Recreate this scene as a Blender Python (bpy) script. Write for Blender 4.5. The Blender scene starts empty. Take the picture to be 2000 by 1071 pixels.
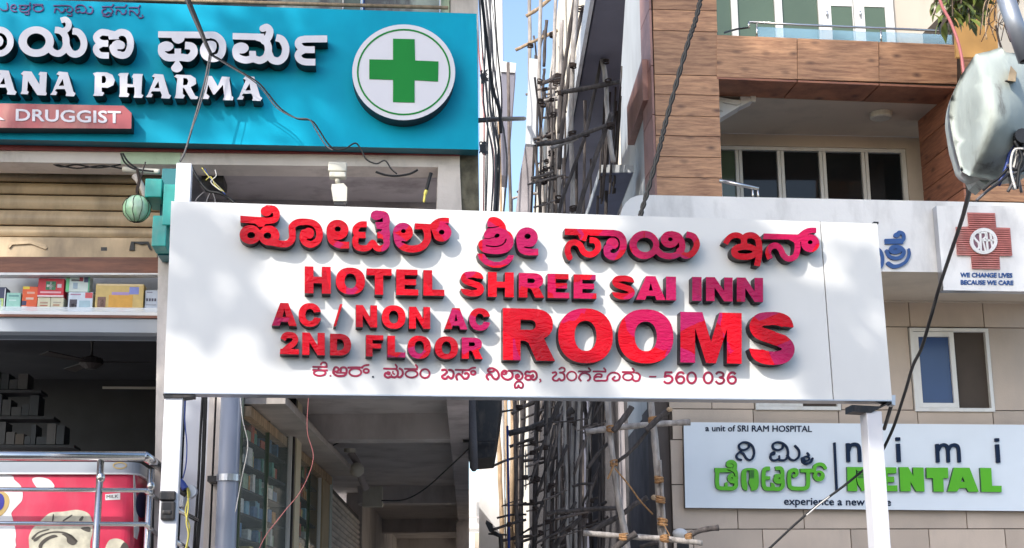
import bpy, math, random
import numpy as np
from mathutils import Vector, Matrix
from mathutils.geometry import tessellate_polygon
random.seed(7)
R = math.radians
sc = bpy.context.scene
COL = sc.collection

# ---------------------------------------------------------------- camera
F_PX = 2850.0            # focal length in pixels of a 2000 px wide frame
PITCH = R(13.9)
ROLL = 0.007
EYE = Vector((0, 0, 1.62))
f0 = Vector((0, math.cos(PITCH), math.sin(PITCH)))
r0 = Vector((1, 0, 0))
u0 = Vector((0, -math.sin(PITCH), math.cos(PITCH)))
RV = r0*math.cos(ROLL) - u0*math.sin(ROLL)
UV = u0*math.cos(ROLL) + r0*math.sin(ROLL)
cd = bpy.data.cameras.new('camera')
cam = bpy.data.objects.new('camera', cd)
COL.objects.link(cam)
M = Matrix((( RV.x, UV.x, -f0.x, EYE.x), (RV.y, UV.y, -f0.y, EYE.y), (RV.z, UV.z, -f0.z, EYE.z), (0, 0, 0, 1)))
cam.matrix_world = M
cd.sensor_width = 36
cd.lens = 36*F_PX/2000
cd.clip_end = 3000
cd.clip_start = 0.05
sc.camera = cam

# ---------------------------------------------------------------- sky and sun
SUN = Vector((-0.66, -1.0, 0.86)).normalized()      # towards the sun
w = bpy.data.worlds.new('World')
sc.world = w
w.use_nodes = True
wn = w.node_tree
sky = wn.nodes.new('ShaderNodeTexSky')
sky.sky_type = 'NISHITA'
sky.sun_disc = False
sky.sun_elevation = math.asin(SUN.z)
sky.sun_rotation = math.atan2(SUN.x, SUN.y)
sky.air_density = 1.0
sky.dust_density = 1.6
wn.links.new(sky.outputs[0], wn.nodes['Background'].inputs[0])
wn.nodes['Background'].inputs[1].default_value = 0.15
sd = bpy.data.lights.new('sun', 'SUN')
sd.energy = 2.05
sd.angle = R(0.55)
sd.color = (1.0, 0.955, 0.88)
so = bpy.data.objects.new('sun', sd)
COL.objects.link(so)
so.rotation_euler = (-SUN).to_track_quat('-Z', 'Y').to_euler()
sc.view_settings.view_transform = 'Standard'
sc.view_settings.look = 'None'
sc.view_settings.gamma = 1
sc.view_settings.exposure = 1.08
sc.view_settings.use_curve_mapping = False
sc.cycles.max_bounces = 7
sc.cycles.diffuse_bounces = 4
sc.cycles.transparent_max_bounces = 12
sc.cycles.caustics_reflective = False
sc.cycles.caustics_refractive = False

# ---------------------------------------------------------------- rays and facades
def ray(px, py):
    return f0 + RV*((px-1000)/F_PX) + UV*((535.5-py)/F_PX)
def at(px, py, Y):
    d = ray(px, py)
    return EYE + d*(Y/d.y)
def hitz(px, py, z):
    d = ray(px, py)
    return EYE + d*((z-EYE.z)/d.z)
class Facade:
    """a vertical plane: d runs to the right along it, n points out of it to the street"""
    def __init__(s, px, Y, deg):
        s.o = at(px, 700, Y); s.o = Vector((s.o.x, s.o.y, 0))
        a = R(deg)
        s.d = Vector((math.cos(a), math.sin(a), 0))
        s.n = Vector((math.sin(a), -math.cos(a), 0))
    def hit(s, px, py, w=0.0):
        r = ray(px, py)
        o = s.o + s.n*w
        return EYE + r*((o-EYE).dot(s.n)/r.dot(s.n))
    def uz(s, px, py, w=0.0):
        p = s.hit(px, py, w)
        return (p-s.o).dot(s.d), p.z
    def P(s, u, z, w=0.0):
        return s.o + s.d*u + s.n*w + Vector((0, 0, z))
    def wat(s, p):
        return (p-s.o).dot(s.n)

# ---------------------------------------------------------------- objects
WL = {}
def props(o, label=None, cat=None, group=None, kind=None):
    if label: o['label'] = label
    if cat: o['category'] = cat
    if group: o['group'] = group
    if kind: o['kind'] = kind
def thing(name, loc, label, cat, group=None):
    o = bpy.data.objects.new(name, None)
    o.empty_display_size = 0.1
    COL.objects.link(o)
    o.location = loc
    WL[o.name] = Vector(loc)
    props(o, label, cat, group)
    return o
def mk(name, V, Fc, mats, parent=None, mi=None, smooth=False, label=None, cat=None, group=None, kind=None):
    V = [Vector(v) for v in V]
    xs = [v.x for v in V]; ys = [v.y for v in V]; zs = [v.z for v in V]
    c = Vector(((min(xs)+max(xs))/2, (min(ys)+max(ys))/2, min(zs)))
    me = bpy.data.meshes.new(name)
    me.from_pydata([v-c for v in V], [], Fc)
    if not isinstance(mats, (list, tuple)): mats = [mats]
    for m in mats: me.materials.append(m)
    if mi:
        me.polygons.foreach_set('material_index', mi)
    if smooth:
        me.polygons.foreach_set('use_smooth', [True]*len(me.polygons))
    me.update()
    o = bpy.data.objects.new(name, me)
    COL.objects.link(o)
    if parent is not None:
        o.parent = parent
        o.location = c - WL[parent.name]
    else:
        o.location = c
    WL[o.name] = c
    props(o, label, cat, group, kind)
    return o
class MB:
    """collects solids, then builds them as one mesh"""
    def __init__(s): s.V = []; s.F = []; s.M = []
    def add(s, V, Fc, m=0):
        k = len(s.V); s.V += list(V); s.F += [[i+k for i in f] for f in Fc]; s.M += [m]*len(Fc)
        return s
    def hexa(s, P8, m=0):
        return s.add(P8, [[0,1,2,3],[7,6,5,4],[0,4,5,1],[1,5,6,2],[2,6,7,3],[3,7,4,0]], m)
    def build(s, name, mats, parent=None, **k):
        return mk(name, s.V, s.F, mats, parent, mi=s.M, **k)
def hexbox(fc, u0_, u1_, z0, z1, w0, w1):
    P = fc.P
    return [P(u0_,z0,w1),P(u1_,z0,w1),P(u1_,z1,w1),P(u0_,z1,w1),P(u0_,z0,w0),P(u1_,z0,w0),P(u1_,z1,w0),P(u0_,z1,w0)]
def pxbox(fc, xl, xr, yt, yb, w0, w1, yref=None, xref=None):
    """a box on a facade whose front (at w1) covers these pixels"""
    ym = (yt+yb)/2 if yref is None else yref
    xm = (xl+xr)/2 if xref is None else xref
    ua = fc.uz(xl, ym, w1)[0]; ub = fc.uz(xr, ym, w1)[0]
    zt = fc.uz(xm, yt, w1)[1]; zb = fc.uz(xm, yb, w1)[1]
    return hexbox(fc, ua, ub, zb, zt, w0, w1)
def bx(name, fc, xl, xr, yt, yb, w0, w1, mat, parent=None, yref=None, xref=None, **k):
    return MB().hexa(pxbox(fc, xl, xr, yt, yb, w0, w1, yref, xref)).build(name, mat, parent, **k)
def rnd_box(name, P8, mat, parent=None, bev=0.01, **k):
    o = MB().hexa(P8).build(name, mat, parent, **k)
    b = o.modifiers.new('bevel', 'BEVEL'); b.width = bev; b.segments = 2
    return o
def wbox(x0, x1, y0, y1, z0, z1):
    return [(x0,y0,z0),(x1,y0,z0),(x1,y0,z1),(x0,y0,z1),(x0,y1,z0),(x1,y1,z0),(x1,y1,z1),(x0,y1,z1)]
def catmull(P, n=5, closed=False):
    P = [tuple(p) for p in P]
    if len(P) < 3 and not closed: return P
    out = []
    N = len(P)
    rng = range(N if closed else N-1)
    for i in rng:
        p0 = P[(i-1) % N] if closed or i > 0 else P[0]
        p1 = P[i]; p2 = P[(i+1) % N]
        p3 = P[(i+2) % N] if closed or i+2 < N else P[-1]
        for j in range(n):
            t = j/n
            out.append(tuple(0.5*((2*b)+(-a+c)*t+(2*a-5*b+4*c-d)*t*t+(-a+3*b-3*c+d)*t**3) for a, b, c, d in zip(p0, p1, p2, p3)))
    if not closed: out.append(P[-1])
    return out
def tube_data(path, rad, seg=7, cap=True):
    path = [Vector(p) for p in path]
    if not isinstance(rad, (list, tuple)): rad = [rad]*len(path)
    V = []; Fc = []
    up = Vector((0.13, 0.3, 0.95)).normalized()
    prev = None
    for i, p in enumerate(path):
        t = (path[min(i+1, len(path)-1)] - path[max(i-1, 0)])
        if t.length < 1e-9: t = Vector((0, 0, 1))
        t.normalize()
        if prev is None:
            a = t.cross(up)
            if a.length < 0.05: a = t.cross(Vector((1, 0, 0)))
            a.normalize()
        else:
            a = prev - t*prev.dot(t); a.normalize()
        prev = a
        b = t.cross(a)
        for k in range(seg):
            q = 2*math.pi*k/seg
            V.append(p + (a*math.cos(q)+b*math.sin(q))*rad[i])
    for i in range(len(path)-1):
        for k in range(seg):
            k2 = (k+1) % seg
            Fc.append([i*seg+k, i*seg+k2, (i+1)*seg+k2, (i+1)*seg+k])
    if cap:
        Fc.append(list(range(seg))[::-1])
        Fc.append([(len(path)-1)*seg+k for k in range(seg)])
    return V, Fc
def tube(name, path, rad, mat, parent=None, seg=7, **k):
    V, Fc = tube_data(path, rad, seg)
    return mk(name, V, Fc, mat, parent, smooth=True, **k)
def pxpath(P, Y, n=5):
    """smooth curve through pixels at depth Y (a number, or a third value in each point)"""
    Q = [tuple(at(p[0], p[1], p[2] if len(p) > 2 else Y)) for p in P]
    return catmull(Q, n)
def uvsphere(c, rx, ry, rz, nu=16, nv=10):
    V = []; Fc = []
    for j in range(nv+1):
        th = math.pi*j/nv
        for i in range(nu):
            ph = 2*math.pi*i/nu
            V.append((c[0]+rx*math.sin(th)*math.cos(ph), c[1]+ry*math.sin(th)*math.sin(ph), c[2]+rz*math.cos(th)))
    for j in range(nv):
        for i in range(nu):
            i2 = (i+1) % nu
            Fc.append([j*nu+i, (j+1)*nu+i, (j+1)*nu+i2, j*nu+i2])
    return V, Fc

# ---------------------------------------------------------------- materials
def S(n, *k):
    for x in k:
        if x in n.inputs: return n.inputs[x]
def mat(name, col, rough=0.6, metal=0.0, var=0.12, vscale=3.0, bump=0.0, bscale=40.0, spec=0.5,
        dirt=None, dirt_amt=0.0, dirt_scale=1.5, stretch=(1, 1, 1), coat=0.0, rnd=0.0, detail=6, trans=0.0, alpha=1.0, sheen=None, dlo=0.5, dhi=0.72):
    m = bpy.data.materials.new(name); m.use_nodes = True
    nt = m.node_tree; N = nt.nodes; L = nt.links
    b = N['Principled BSDF']
    b.inputs['Roughness'].default_value = rough
    b.inputs['Metallic'].default_value = metal
    S(b, 'Specular IOR Level', 'Specular').default_value = spec
    if coat: S(b, 'Coat Weight').default_value = coat; S(b, 'Coat Roughness').default_value = 0.05
    if trans: S(b, 'Transmission Weight').default_value = trans
    if alpha < 1: b.inputs['Alpha'].default_value = alpha
    tc = N.new('ShaderNodeTexCoord')
    oi = N.new('ShaderNodeObjectInfo')
    mp = N.new('ShaderNodeMapping'); mp.inputs['Scale'].default_value = stretch
    va = N.new('ShaderNodeVectorMath'); va.operation = 'MULTIPLY_ADD'
    cmb = N.new('ShaderNodeCombineXYZ')
    for i in range(3): L.new(oi.outputs['Random'], cmb.inputs[i])
    L.new(cmb.outputs[0], va.inputs[0]); va.inputs[1].default_value = (37, 53, 29)
    L.new(tc.outputs['Object'], va.inputs[2])
    L.new(va.outputs[0], mp.inputs['Vector'])
    nz = N.new('ShaderNodeTexNoise'); nz.inputs['Scale'].default_value = vscale; nz.inputs['Detail'].default_value = detail
    L.new(mp.outputs[0], nz.inputs['Vector'])
    cr = N.new('ShaderNodeMapRange'); cr.inputs['From Min'].default_value = 0.3; cr.inputs['From Max'].default_value = 0.7
    cr.inputs['To Min'].default_value = 1-var; cr.inputs['To Max'].default_value = 1+var
    L.new(nz.outputs['Fac'], cr.inputs['Value'])
    mul = N.new('ShaderNodeMix'); mul.data_type = 'RGBA'; mul.blend_type = 'MULTIPLY'; mul.inputs[0].default_value = 1
    mul.inputs[6].default_value = (*col, 1)
    L.new(cr.outputs[0], mul.inputs[7])
    out = mul.outputs[2]
    if rnd:
        r2 = N.new('ShaderNodeMapRange'); r2.inputs['To Min'].default_value = 1-rnd; r2.inputs['To Max'].default_value = 1+rnd
        L.new(oi.outputs['Random'], r2.inputs['Value'])
        m2 = N.new('ShaderNodeMix'); m2.data_type = 'RGBA'; m2.blend_type = 'MULTIPLY'; m2.inputs[0].default_value = 1
        L.new(out, m2.inputs[6]); L.new(r2.outputs[0], m2.inputs[7]); out = m2.outputs[2]
    if dirt:
        n2 = N.new('ShaderNodeTexNoise'); n2.inputs['Scale'].default_value = dirt_scale; n2.inputs['Detail'].default_value = 10
        n2.inputs['Roughness'].default_value = 0.62
        mp2 = N.new('ShaderNodeMapping'); mp2.inputs['Scale'].default_value = (1, 1, 0.35)
        L.new(va.outputs[0], mp2.inputs['Vector']); L.new(mp2.outputs[0], n2.inputs['Vector'])
        c2 = N.new('ShaderNodeMapRange'); c2.inputs['From Min'].default_value = dlo; c2.inputs['From Max'].default_value = dhi
        c2.inputs['To Max'].default_value = dirt_amt
        L.new(n2.outputs['Fac'], c2.inputs['Value'])
        m3 = N.new('ShaderNodeMix'); m3.data_type = 'RGBA'
        L.new(c2.outputs[0], m3.inputs[0]); L.new(out, m3.inputs[6]); m3.inputs[7].default_value = (*dirt, 1)
        out = m3.outputs[2]
    L.new(out, b.inputs['Base Color'])
    if bump:
        n3 = N.new('ShaderNodeTexNoise'); n3.inputs['Scale'].default_value = bscale; n3.inputs['Detail'].default_value = 5
        L.new(mp.outputs[0], n3.inputs['Vector'])
        bp = N.new('ShaderNodeBump'); bp.inputs['Strength'].default_value = bump; bp.inputs['Distance'].default_value = 0.02
        L.new(n3.outputs['Fac'], bp.inputs['Height']); L.new(bp.outputs[0], b.inputs['Normal'])
    return m
def wood_mat(name, c1, c2, knots=True, rough=0.5, axis=(1.0, 1.0, 10.0), rnd=0.2):
    m = bpy.data.materials.new(name); m.use_nodes = True
    nt = m.node_tree; N = nt.nodes; L = nt.links
    b = N['Principled BSDF']; b.inputs['Roughness'].default_value = rough
    tc = N.new('ShaderNodeTexCoord'); oi = N.new('ShaderNodeObjectInfo')
    va = N.new('ShaderNodeVectorMath'); va.operation = 'MULTIPLY_ADD'
    cmb = N.new('ShaderNodeCombineXYZ')
    for i in range(3): L.new(oi.outputs['Random'], cmb.inputs[i])
    L.new(cmb.outputs[0], va.inputs[0]); va.inputs[1].default_value = (71, 13, 39)
    L.new(tc.outputs['Object'], va.inputs[2])
    wn_ = N.new('ShaderNodeTexNoise'); wn_.inputs['Scale'].default_value = 1.6; wn_.inputs['Detail'].default_value = 2
    L.new(va.outputs[0], wn_.inputs['Vector'])
    ad = N.new('ShaderNodeVectorMath'); ad.operation = 'MULTIPLY_ADD'; ad.inputs[1].default_value = (0.06, 0.06, 0.06)
    L.new(wn_.outputs['Color'], ad.inputs[0]); L.new(va.outputs[0], ad.inputs[2])
    mp = N.new('ShaderNodeMapping'); mp.inputs['Scale'].default_value = axis
    L.new(ad.outputs[0], mp.inputs['Vector'])
    nz = N.new('ShaderNodeTexNoise'); nz.inputs['Scale'].default_value = 2.6; nz.inputs['Detail'].default_value = 9; nz.inputs['Roughness'].default_value = 0.68
    L.new(mp.outputs[0], nz.inputs['Vector'])
    cr = N.new('ShaderNodeValToRGB')
    cr.color_ramp.elements[0].position = 0.34; cr.color_ramp.elements[0].color = (*c2, 1)
    cr.color_ramp.elements[1].position = 0.62; cr.color_ramp.elements[1].color = (*c1, 1)
    L.new(nz.outputs['Fac'], cr.inputs[0])
    out = cr.outputs[0]
    if knots:
        mk_ = N.new('ShaderNodeMapping'); mk_.inputs['Scale'].default_value = (1.1, 1.1, 2.2)
        L.new(va.outputs[0], mk_.inputs['Vector'])
        vo = N.new('ShaderNodeTexVoronoi'); vo.inputs['Scale'].default_value = 2.4
        L.new(mk_.outputs[0], vo.inputs['Vector'])
        kr = N.new('ShaderNodeMapRange'); kr.inputs['From Min'].default_value = 0.02; kr.inputs['From Max'].default_value = 0.24
        kr.inputs['To Min'].default_value = 0.9; kr.inputs['To Max'].default_value = 0.0
        L.new(vo.outputs['Distance'], kr.inputs['Value'])
        m3 = N.new('ShaderNodeMix'); m3.data_type = 'RGBA'
        L.new(kr.outputs[0], m3.inputs[0]); L.new(out, m3.inputs[6]); m3.inputs[7].default_value = (c2[0]*.35, c2[1]*.33, c2[2]*.4, 1)
        out = m3.outputs[2]
    r2 = N.new('ShaderNodeMapRange'); r2.inputs['To Min'].default_value = 1-rnd; r2.inputs['To Max'].default_value = 1+rnd
    L.new(oi.outputs['Random'], r2.inputs['Value'])
    m2 = N.new('ShaderNodeMix'); m2.data_type = 'RGBA'; m2.blend_type = 'MULTIPLY'; m2.inputs[0].default_value = 1
    L.new(out, m2.inputs[6]); L.new(r2.outputs[0], m2.inputs[7])
    L.new(m2.outputs[2], b.inputs['Base Color'])
    bp = N.new('ShaderNodeBump'); bp.inputs['Strength'].default_value = 0.25; bp.inputs['Distance'].default_value = 0.01
    L.new(nz.outputs['Fac'], bp.inputs['Height']); L.new(bp.outputs[0], b.inputs['Normal'])
    return m
def red_reflect_mat(name):
    """glossy red acrylic, wrinkled, with pinkish reflections painted into its colour in patches"""
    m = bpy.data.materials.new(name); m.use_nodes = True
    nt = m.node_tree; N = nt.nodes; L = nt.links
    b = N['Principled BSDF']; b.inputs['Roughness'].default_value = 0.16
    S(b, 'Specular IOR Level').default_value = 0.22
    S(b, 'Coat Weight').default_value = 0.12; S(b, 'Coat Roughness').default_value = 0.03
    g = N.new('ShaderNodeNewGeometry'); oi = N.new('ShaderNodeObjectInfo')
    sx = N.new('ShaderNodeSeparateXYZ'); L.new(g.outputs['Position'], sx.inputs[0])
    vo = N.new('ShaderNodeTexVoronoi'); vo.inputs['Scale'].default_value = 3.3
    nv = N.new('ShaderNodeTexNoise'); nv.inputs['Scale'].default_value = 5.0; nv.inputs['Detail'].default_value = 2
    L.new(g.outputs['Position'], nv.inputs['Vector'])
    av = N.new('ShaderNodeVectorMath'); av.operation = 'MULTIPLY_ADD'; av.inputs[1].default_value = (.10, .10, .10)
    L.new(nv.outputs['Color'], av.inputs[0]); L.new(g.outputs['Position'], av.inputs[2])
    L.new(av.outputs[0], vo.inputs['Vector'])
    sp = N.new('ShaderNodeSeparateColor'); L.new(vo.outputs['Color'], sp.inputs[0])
    # more painted reflection patches towards the right-hand end of the board
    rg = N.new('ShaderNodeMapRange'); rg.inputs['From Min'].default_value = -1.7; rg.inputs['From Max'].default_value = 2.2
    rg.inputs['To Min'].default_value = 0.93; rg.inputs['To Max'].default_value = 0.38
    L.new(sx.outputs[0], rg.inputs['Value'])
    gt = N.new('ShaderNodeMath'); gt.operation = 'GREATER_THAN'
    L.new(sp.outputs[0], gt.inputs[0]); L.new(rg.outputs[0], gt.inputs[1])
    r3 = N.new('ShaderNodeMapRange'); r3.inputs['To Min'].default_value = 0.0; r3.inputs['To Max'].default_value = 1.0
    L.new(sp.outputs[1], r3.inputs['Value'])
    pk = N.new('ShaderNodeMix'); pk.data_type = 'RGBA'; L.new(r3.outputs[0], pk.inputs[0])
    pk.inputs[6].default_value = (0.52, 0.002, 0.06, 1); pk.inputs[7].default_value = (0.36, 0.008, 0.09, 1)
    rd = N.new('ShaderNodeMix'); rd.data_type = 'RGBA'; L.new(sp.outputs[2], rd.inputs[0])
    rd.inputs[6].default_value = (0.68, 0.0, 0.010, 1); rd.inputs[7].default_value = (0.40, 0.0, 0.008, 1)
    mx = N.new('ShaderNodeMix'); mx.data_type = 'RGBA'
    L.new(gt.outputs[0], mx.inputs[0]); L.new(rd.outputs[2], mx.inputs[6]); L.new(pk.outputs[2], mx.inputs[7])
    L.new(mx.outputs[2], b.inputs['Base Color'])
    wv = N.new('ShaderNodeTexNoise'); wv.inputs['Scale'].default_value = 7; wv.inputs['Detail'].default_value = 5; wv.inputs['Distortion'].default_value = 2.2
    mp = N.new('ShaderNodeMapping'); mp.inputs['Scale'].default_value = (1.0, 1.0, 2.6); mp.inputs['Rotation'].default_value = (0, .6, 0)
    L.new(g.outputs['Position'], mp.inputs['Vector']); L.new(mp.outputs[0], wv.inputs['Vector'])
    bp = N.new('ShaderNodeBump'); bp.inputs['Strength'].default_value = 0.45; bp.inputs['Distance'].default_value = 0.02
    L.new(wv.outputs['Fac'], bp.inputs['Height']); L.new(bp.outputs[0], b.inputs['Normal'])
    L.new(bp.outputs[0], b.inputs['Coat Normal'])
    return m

m_white_sign = mat('white_sign_sheet', (0.76, 0.755, 0.74), 0.38, var=0.015, vscale=1.2, dirt=(0.55, 0.54, 0.5), dirt_amt=0.16, dirt_scale=1.1)
m_white_trim = mat('white_trim', (0.74, 0.75, 0.76), 0.4, var=0.04, dirt=(0.4, 0.38, 0.34), dirt_amt=0.3)
m_post = mat('white_painted_steel', (0.68, 0.68, 0.72), 0.35, var=0.03, dirt=(0.42, 0.36, 0.28), dirt_amt=0.35, dirt_scale=3, dlo=0.58, dhi=0.75)
m_black = mat('black_metal', (0.012, 0.012, 0.014), 0.45, var=0.3, vscale=20, dirt=(0.12, 0.09, 0.07), dirt_amt=0.5, dirt_scale=14)
m_red_reflect = red_reflect_mat('red_acrylic')
m_side = mat('dark_letter_return', (0.014, 0.005, 0.009), 0.4, var=0.2, vscale=8, spec=0.25)
m_small_red = mat('maroon_vinyl', (0.34, 0.006, 0.045), 0.35, var=0.35, vscale=5)
m_small_dark = mat('black_vinyl', (0.02, 0.02, 0.03), 0.4)
m_teal_board = mat('turquoise_board', (0.0, 0.36, 0.54), 0.5, spec=0.12, var=0.2, vscale=0.9, dirt=(0.0, 0.24, 0.42), dirt_amt=0.35, dirt_scale=2.2)
m_teal_edge_shade = mat('shaded_teal_edge', (0.005, 0.11, 0.15), 0.5, dirt=(0.05, 0.05, 0.05), dirt_amt=0.4)  # board's returns darkened: the underside's shade is put into the colour
m_maroon = mat('maroon_strip', (0.19, 0.018, 0.02), 0.5, var=0.2, vscale=5)
m_let_white = mat('white_letter_face', (0.66, 0.65, 0.71), 0.35, var=0.03, vscale=6, dirt=(0.45, 0.42, 0.4), dirt_amt=0.25, dirt_scale=6)
m_let_side = mat('black_letter_side', (0.012, 0.01, 0.012), 0.5)
m_purple = mat('violet_lettering', (0.07, 0.03, 0.16), 0.5, var=0.3, vscale=10)
m_green = mat('green_vinyl', (0.003, 0.22, 0.03), 0.4, spec=.2, var=0.05)
m_disc = mat('disc_white', (0.68, 0.67, 0.72), 0.35, var=0.02)
m_plate = mat('dull_red_plate', (0.38, 0.07, 0.08), 0.35, var=0.22, vscale=3, dirt=(0.55, 0.3, 0.24), dirt_amt=0.5, dirt_scale=3)
m_plaster = mat('cream_plaster', (0.68, 0.62, 0.57), 0.85, var=0.10, vscale=2.2, bump=0.25, bscale=25, dirt=(0.2, 0.18, 0.16), dirt_amt=0.55, dirt_scale=2.0)
m_plaster_green = mat('pale_green_plaster', (0.52, 0.64, 0.46), 0.85, var=0.12, vscale=3, bump=0.2, dirt=(0.2, 0.22, 0.15), dirt_amt=0.5)
m_moss = mat('mossy_concrete', (0.13, 0.12, 0.085), 0.95, var=0.45, vscale=7, bump=0.8, bscale=22, dirt=(0.035, 0.035, 0.02), dirt_amt=0.85, dirt_scale=4)
m_soffit = mat('grey_soffit', (0.46, 0.42, 0.43), 0.9, var=0.14, vscale=2.0, bump=0.2, dirt=(0.12, 0.1, 0.1), dirt_amt=0.55, dirt_scale=2.5)
m_passage = mat('passage_paint', (0.62, 0.58, 0.57), 0.85, var=0.12, vscale=1.6, dirt=(0.2, 0.17, 0.16), dirt_amt=0.5)
m_wall_blue = mat('bluish_white_wall', (0.60, 0.62, 0.68), 0.8, var=0.08, vscale=2, dirt=(0.3, 0.3, 0.3), dirt_amt=0.4)
m_shutter = mat('tan_shutter', (0.60, 0.45, 0.28), 0.5, var=0.08, vscale=2.5, dirt=(0.17, 0.13, 0.09), dirt_amt=0.8, dirt_scale=2.2, stretch=(0.5, 0.5, 2), dlo=.42, dhi=.72)
m_shutter_grey = mat('grey_shutter', (0.50, 0.45, 0.41), 0.5, var=0.15, vscale=3, dirt=(0.1, 0.09, 0.08), dirt_amt=0.5)
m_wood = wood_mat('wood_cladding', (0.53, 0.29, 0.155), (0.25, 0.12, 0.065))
m_wood_shaded = wood_mat('wood_cladding_shaded', (0.38, 0.16, 0.09), (0.18, 0.07, 0.045))  # cladding tone darkened, shade of undersides and inner side painted in
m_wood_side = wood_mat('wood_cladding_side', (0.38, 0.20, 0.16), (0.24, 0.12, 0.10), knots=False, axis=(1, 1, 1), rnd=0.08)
m_brown = wood_mat('brown_board', (0.27, 0.10, 0.055), (0.14, 0.05, 0.03), knots=False)
m_tile = mat('beige_stone_tile', (0.56, 0.46, 0.375), 0.55, var=0.10, vscale=1.4, rnd=0.12, bump=0.08, bscale=60, dirt=(0.36, 0.31, 0.27), dirt_amt=0.4, dirt_scale=1.6)
m_grout = mat('dark_joint', (0.07, 0.055, 0.045), 0.9)
m_canopy = mat('white_canopy_render', (0.80, 0.80, 0.80), 0.8, var=0.05, vscale=1.2, bump=0.12, bscale=18, dirt=(0.38, 0.38, 0.38), dirt_amt=0.5, dirt_scale=2.6)
m_beige = mat('beige_render', (0.56, 0.49, 0.41), 0.85, var=0.05, vscale=1.1, dirt=(0.28, 0.24, 0.2), dirt_amt=0.3)
m_beige_dark = mat('balcony_render', (0.55, 0.46, 0.37), 0.85, var=0.06, vscale=0.9, dirt=(0.22, 0.19, 0.16), dirt_amt=0.35)
m_pale = mat('pale_side_render', (0.50, 0.52, 0.53), 0.85, var=0.08, vscale=0.8, dirt=(0.3, 0.3, 0.3), dirt_amt=0.4)
m_shade_slab = mat('shade_blue_grey', (0.20, 0.20, 0.25), 0.9, var=0.08, vscale=1.0, dirt=(0.12, 0.12, 0.15), dirt_amt=0.4)  # the overhang's blue-grey shade put into the base colour
m_cream_wall = mat('cream_wall', (0.72, 0.65, 0.54), 0.9, var=0.1, vscale=1.1, dirt=(0.4, 0.34, 0.26), dirt_amt=0.5, dirt_scale=1.0)
m_white_wall = mat('white_wall', (0.66, 0.66, 0.66), 0.85, var=0.06, vscale=0.8, dirt=(0.4, 0.39, 0.37), dirt_amt=0.5)
m_frame = mat('white_window_frame', (0.72, 0.72, 0.70), 0.4, var=0.04, dirt=(0.45, 0.4, 0.33), dirt_amt=0.35, dirt_scale=4)
m_pane = mat('dark_window_glass', (0.012, 0.014, 0.016), 0.04, var=0.2, vscale=0.7, spec=0.35)
m_pane_green = mat('green_window_glass', (0.09, 0.13, 0.085), 0.06, var=0.15, vscale=0.8, spec=0.6)
m_pane_blue = mat('blue_window_film', (0.025, 0.06, 0.17), 0.18, var=0.06, vscale=2)
m_mesh_dark = mat('insect_mesh', (0.022, 0.02, 0.02), 0.8, var=0.1)
m_rail = mat('stainless_steel', (0.62, 0.61, 0.60), 0.22, metal=1.0, var=0.06, vscale=10)
m_alu = mat('brushed_aluminium', (0.55, 0.57, 0.62), 0.35, metal=0.9, var=0.08, vscale=6)
m_pvc = mat('grey_pvc_pipe', (0.27, 0.30, 0.37), 0.3, var=0.04, vscale=2, dirt=(0.2, 0.2, 0.2), dirt_amt=0.3)
m_cable = mat('black_cable', (0.006, 0.006, 0.007), 0.65, var=0.4, vscale=30)
m_cable_grey = mat('grey_cable', (0.10, 0.095, 0.10), 0.55, var=0.3, vscale=30)
m_cable_red = mat('red_cable', (0.45, 0.14, 0.14), 0.5)
m_cable_blue = mat('blue_cable', (0.02, 0.05, 0.25), 0.5)
m_cable_yellow = mat('yellow_cable', (0.55, 0.48, 0.10), 0.5)
m_cable_white = mat('white_cable', (0.6, 0.58, 0.55), 0.5)
m_bam_pale = mat('pale_weathered_pole', (0.43, 0.39, 0.36), 0.85, var=0.35, vscale=5, bump=0.6, bscale=18, stretch=(4, 4, 1), dirt=(0.14, 0.11, 0.09), dirt_amt=0.6, dirt_scale=5)
m_bam_dark = mat('dark_weathered_pole', (0.085, 0.072, 0.068), 0.9, var=0.45, vscale=6, bump=0.6, bscale=18, stretch=(4, 4, 1), dirt=(0.02, 0.018, 0.018), dirt_amt=0.6, dirt_scale=5)
m_bam_mid = mat('brown_weathered_pole', (0.17, 0.14, 0.125), 0.9, var=0.45, vscale=6, bump=0.6, bscale=18, stretch=(4, 4, 1), dirt=(0.05, 0.04, 0.035), dirt_amt=0.6, dirt_scale=5)
m_bam_tan = mat('tan_pole', (0.42, 0.30, 0.19), 0.8, var=0.3, vscale=5, bump=0.5, stretch=(4, 4, 1))
m_rope = mat('jute_rope', (0.40, 0.22, 0.10), 0.95, var=0.3, vscale=30)
m_rope_dark = mat('dark_rope', (0.05, 0.035, 0.03), 0.95, var=0.3, vscale=30)
m_dark_wall = mat('dark_wall_grey', (0.095, 0.09, 0.095), 0.95, var=0.3, vscale=2.5, bump=0.4)  # dark grey that also carries the shade of the lower alley walls
m_asphalt = mat('asphalt', (0.055, 0.054, 0.055), 0.9, var=0.2, vscale=4, bump=0.3, bscale=90)
m_paving = mat('pavement_concrete', (0.44, 0.41, 0.37), 0.9, var=0.15, vscale=1.5, dirt=(0.16, 0.14, 0.12), dirt_amt=0.5)
m_dental_board = mat('pale_blue_sign_sheet', (0.74, 0.81, 0.88), 0.4, var=0.02)
m_navy = mat('navy_letter', (0.006, 0.018, 0.05), 0.5, spec=.2)
m_lime = mat('lime_letter', (0.09, 0.44, 0.0), 0.35, var=0.04)
m_lime_side = mat('lime_letter_side', (0.012, 0.09, 0.02), 0.5)
m_blue_let = mat('blue_canopy_letter', (0.025, 0.085, 0.27), 0.45, var=0.15, vscale=10)
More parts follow.
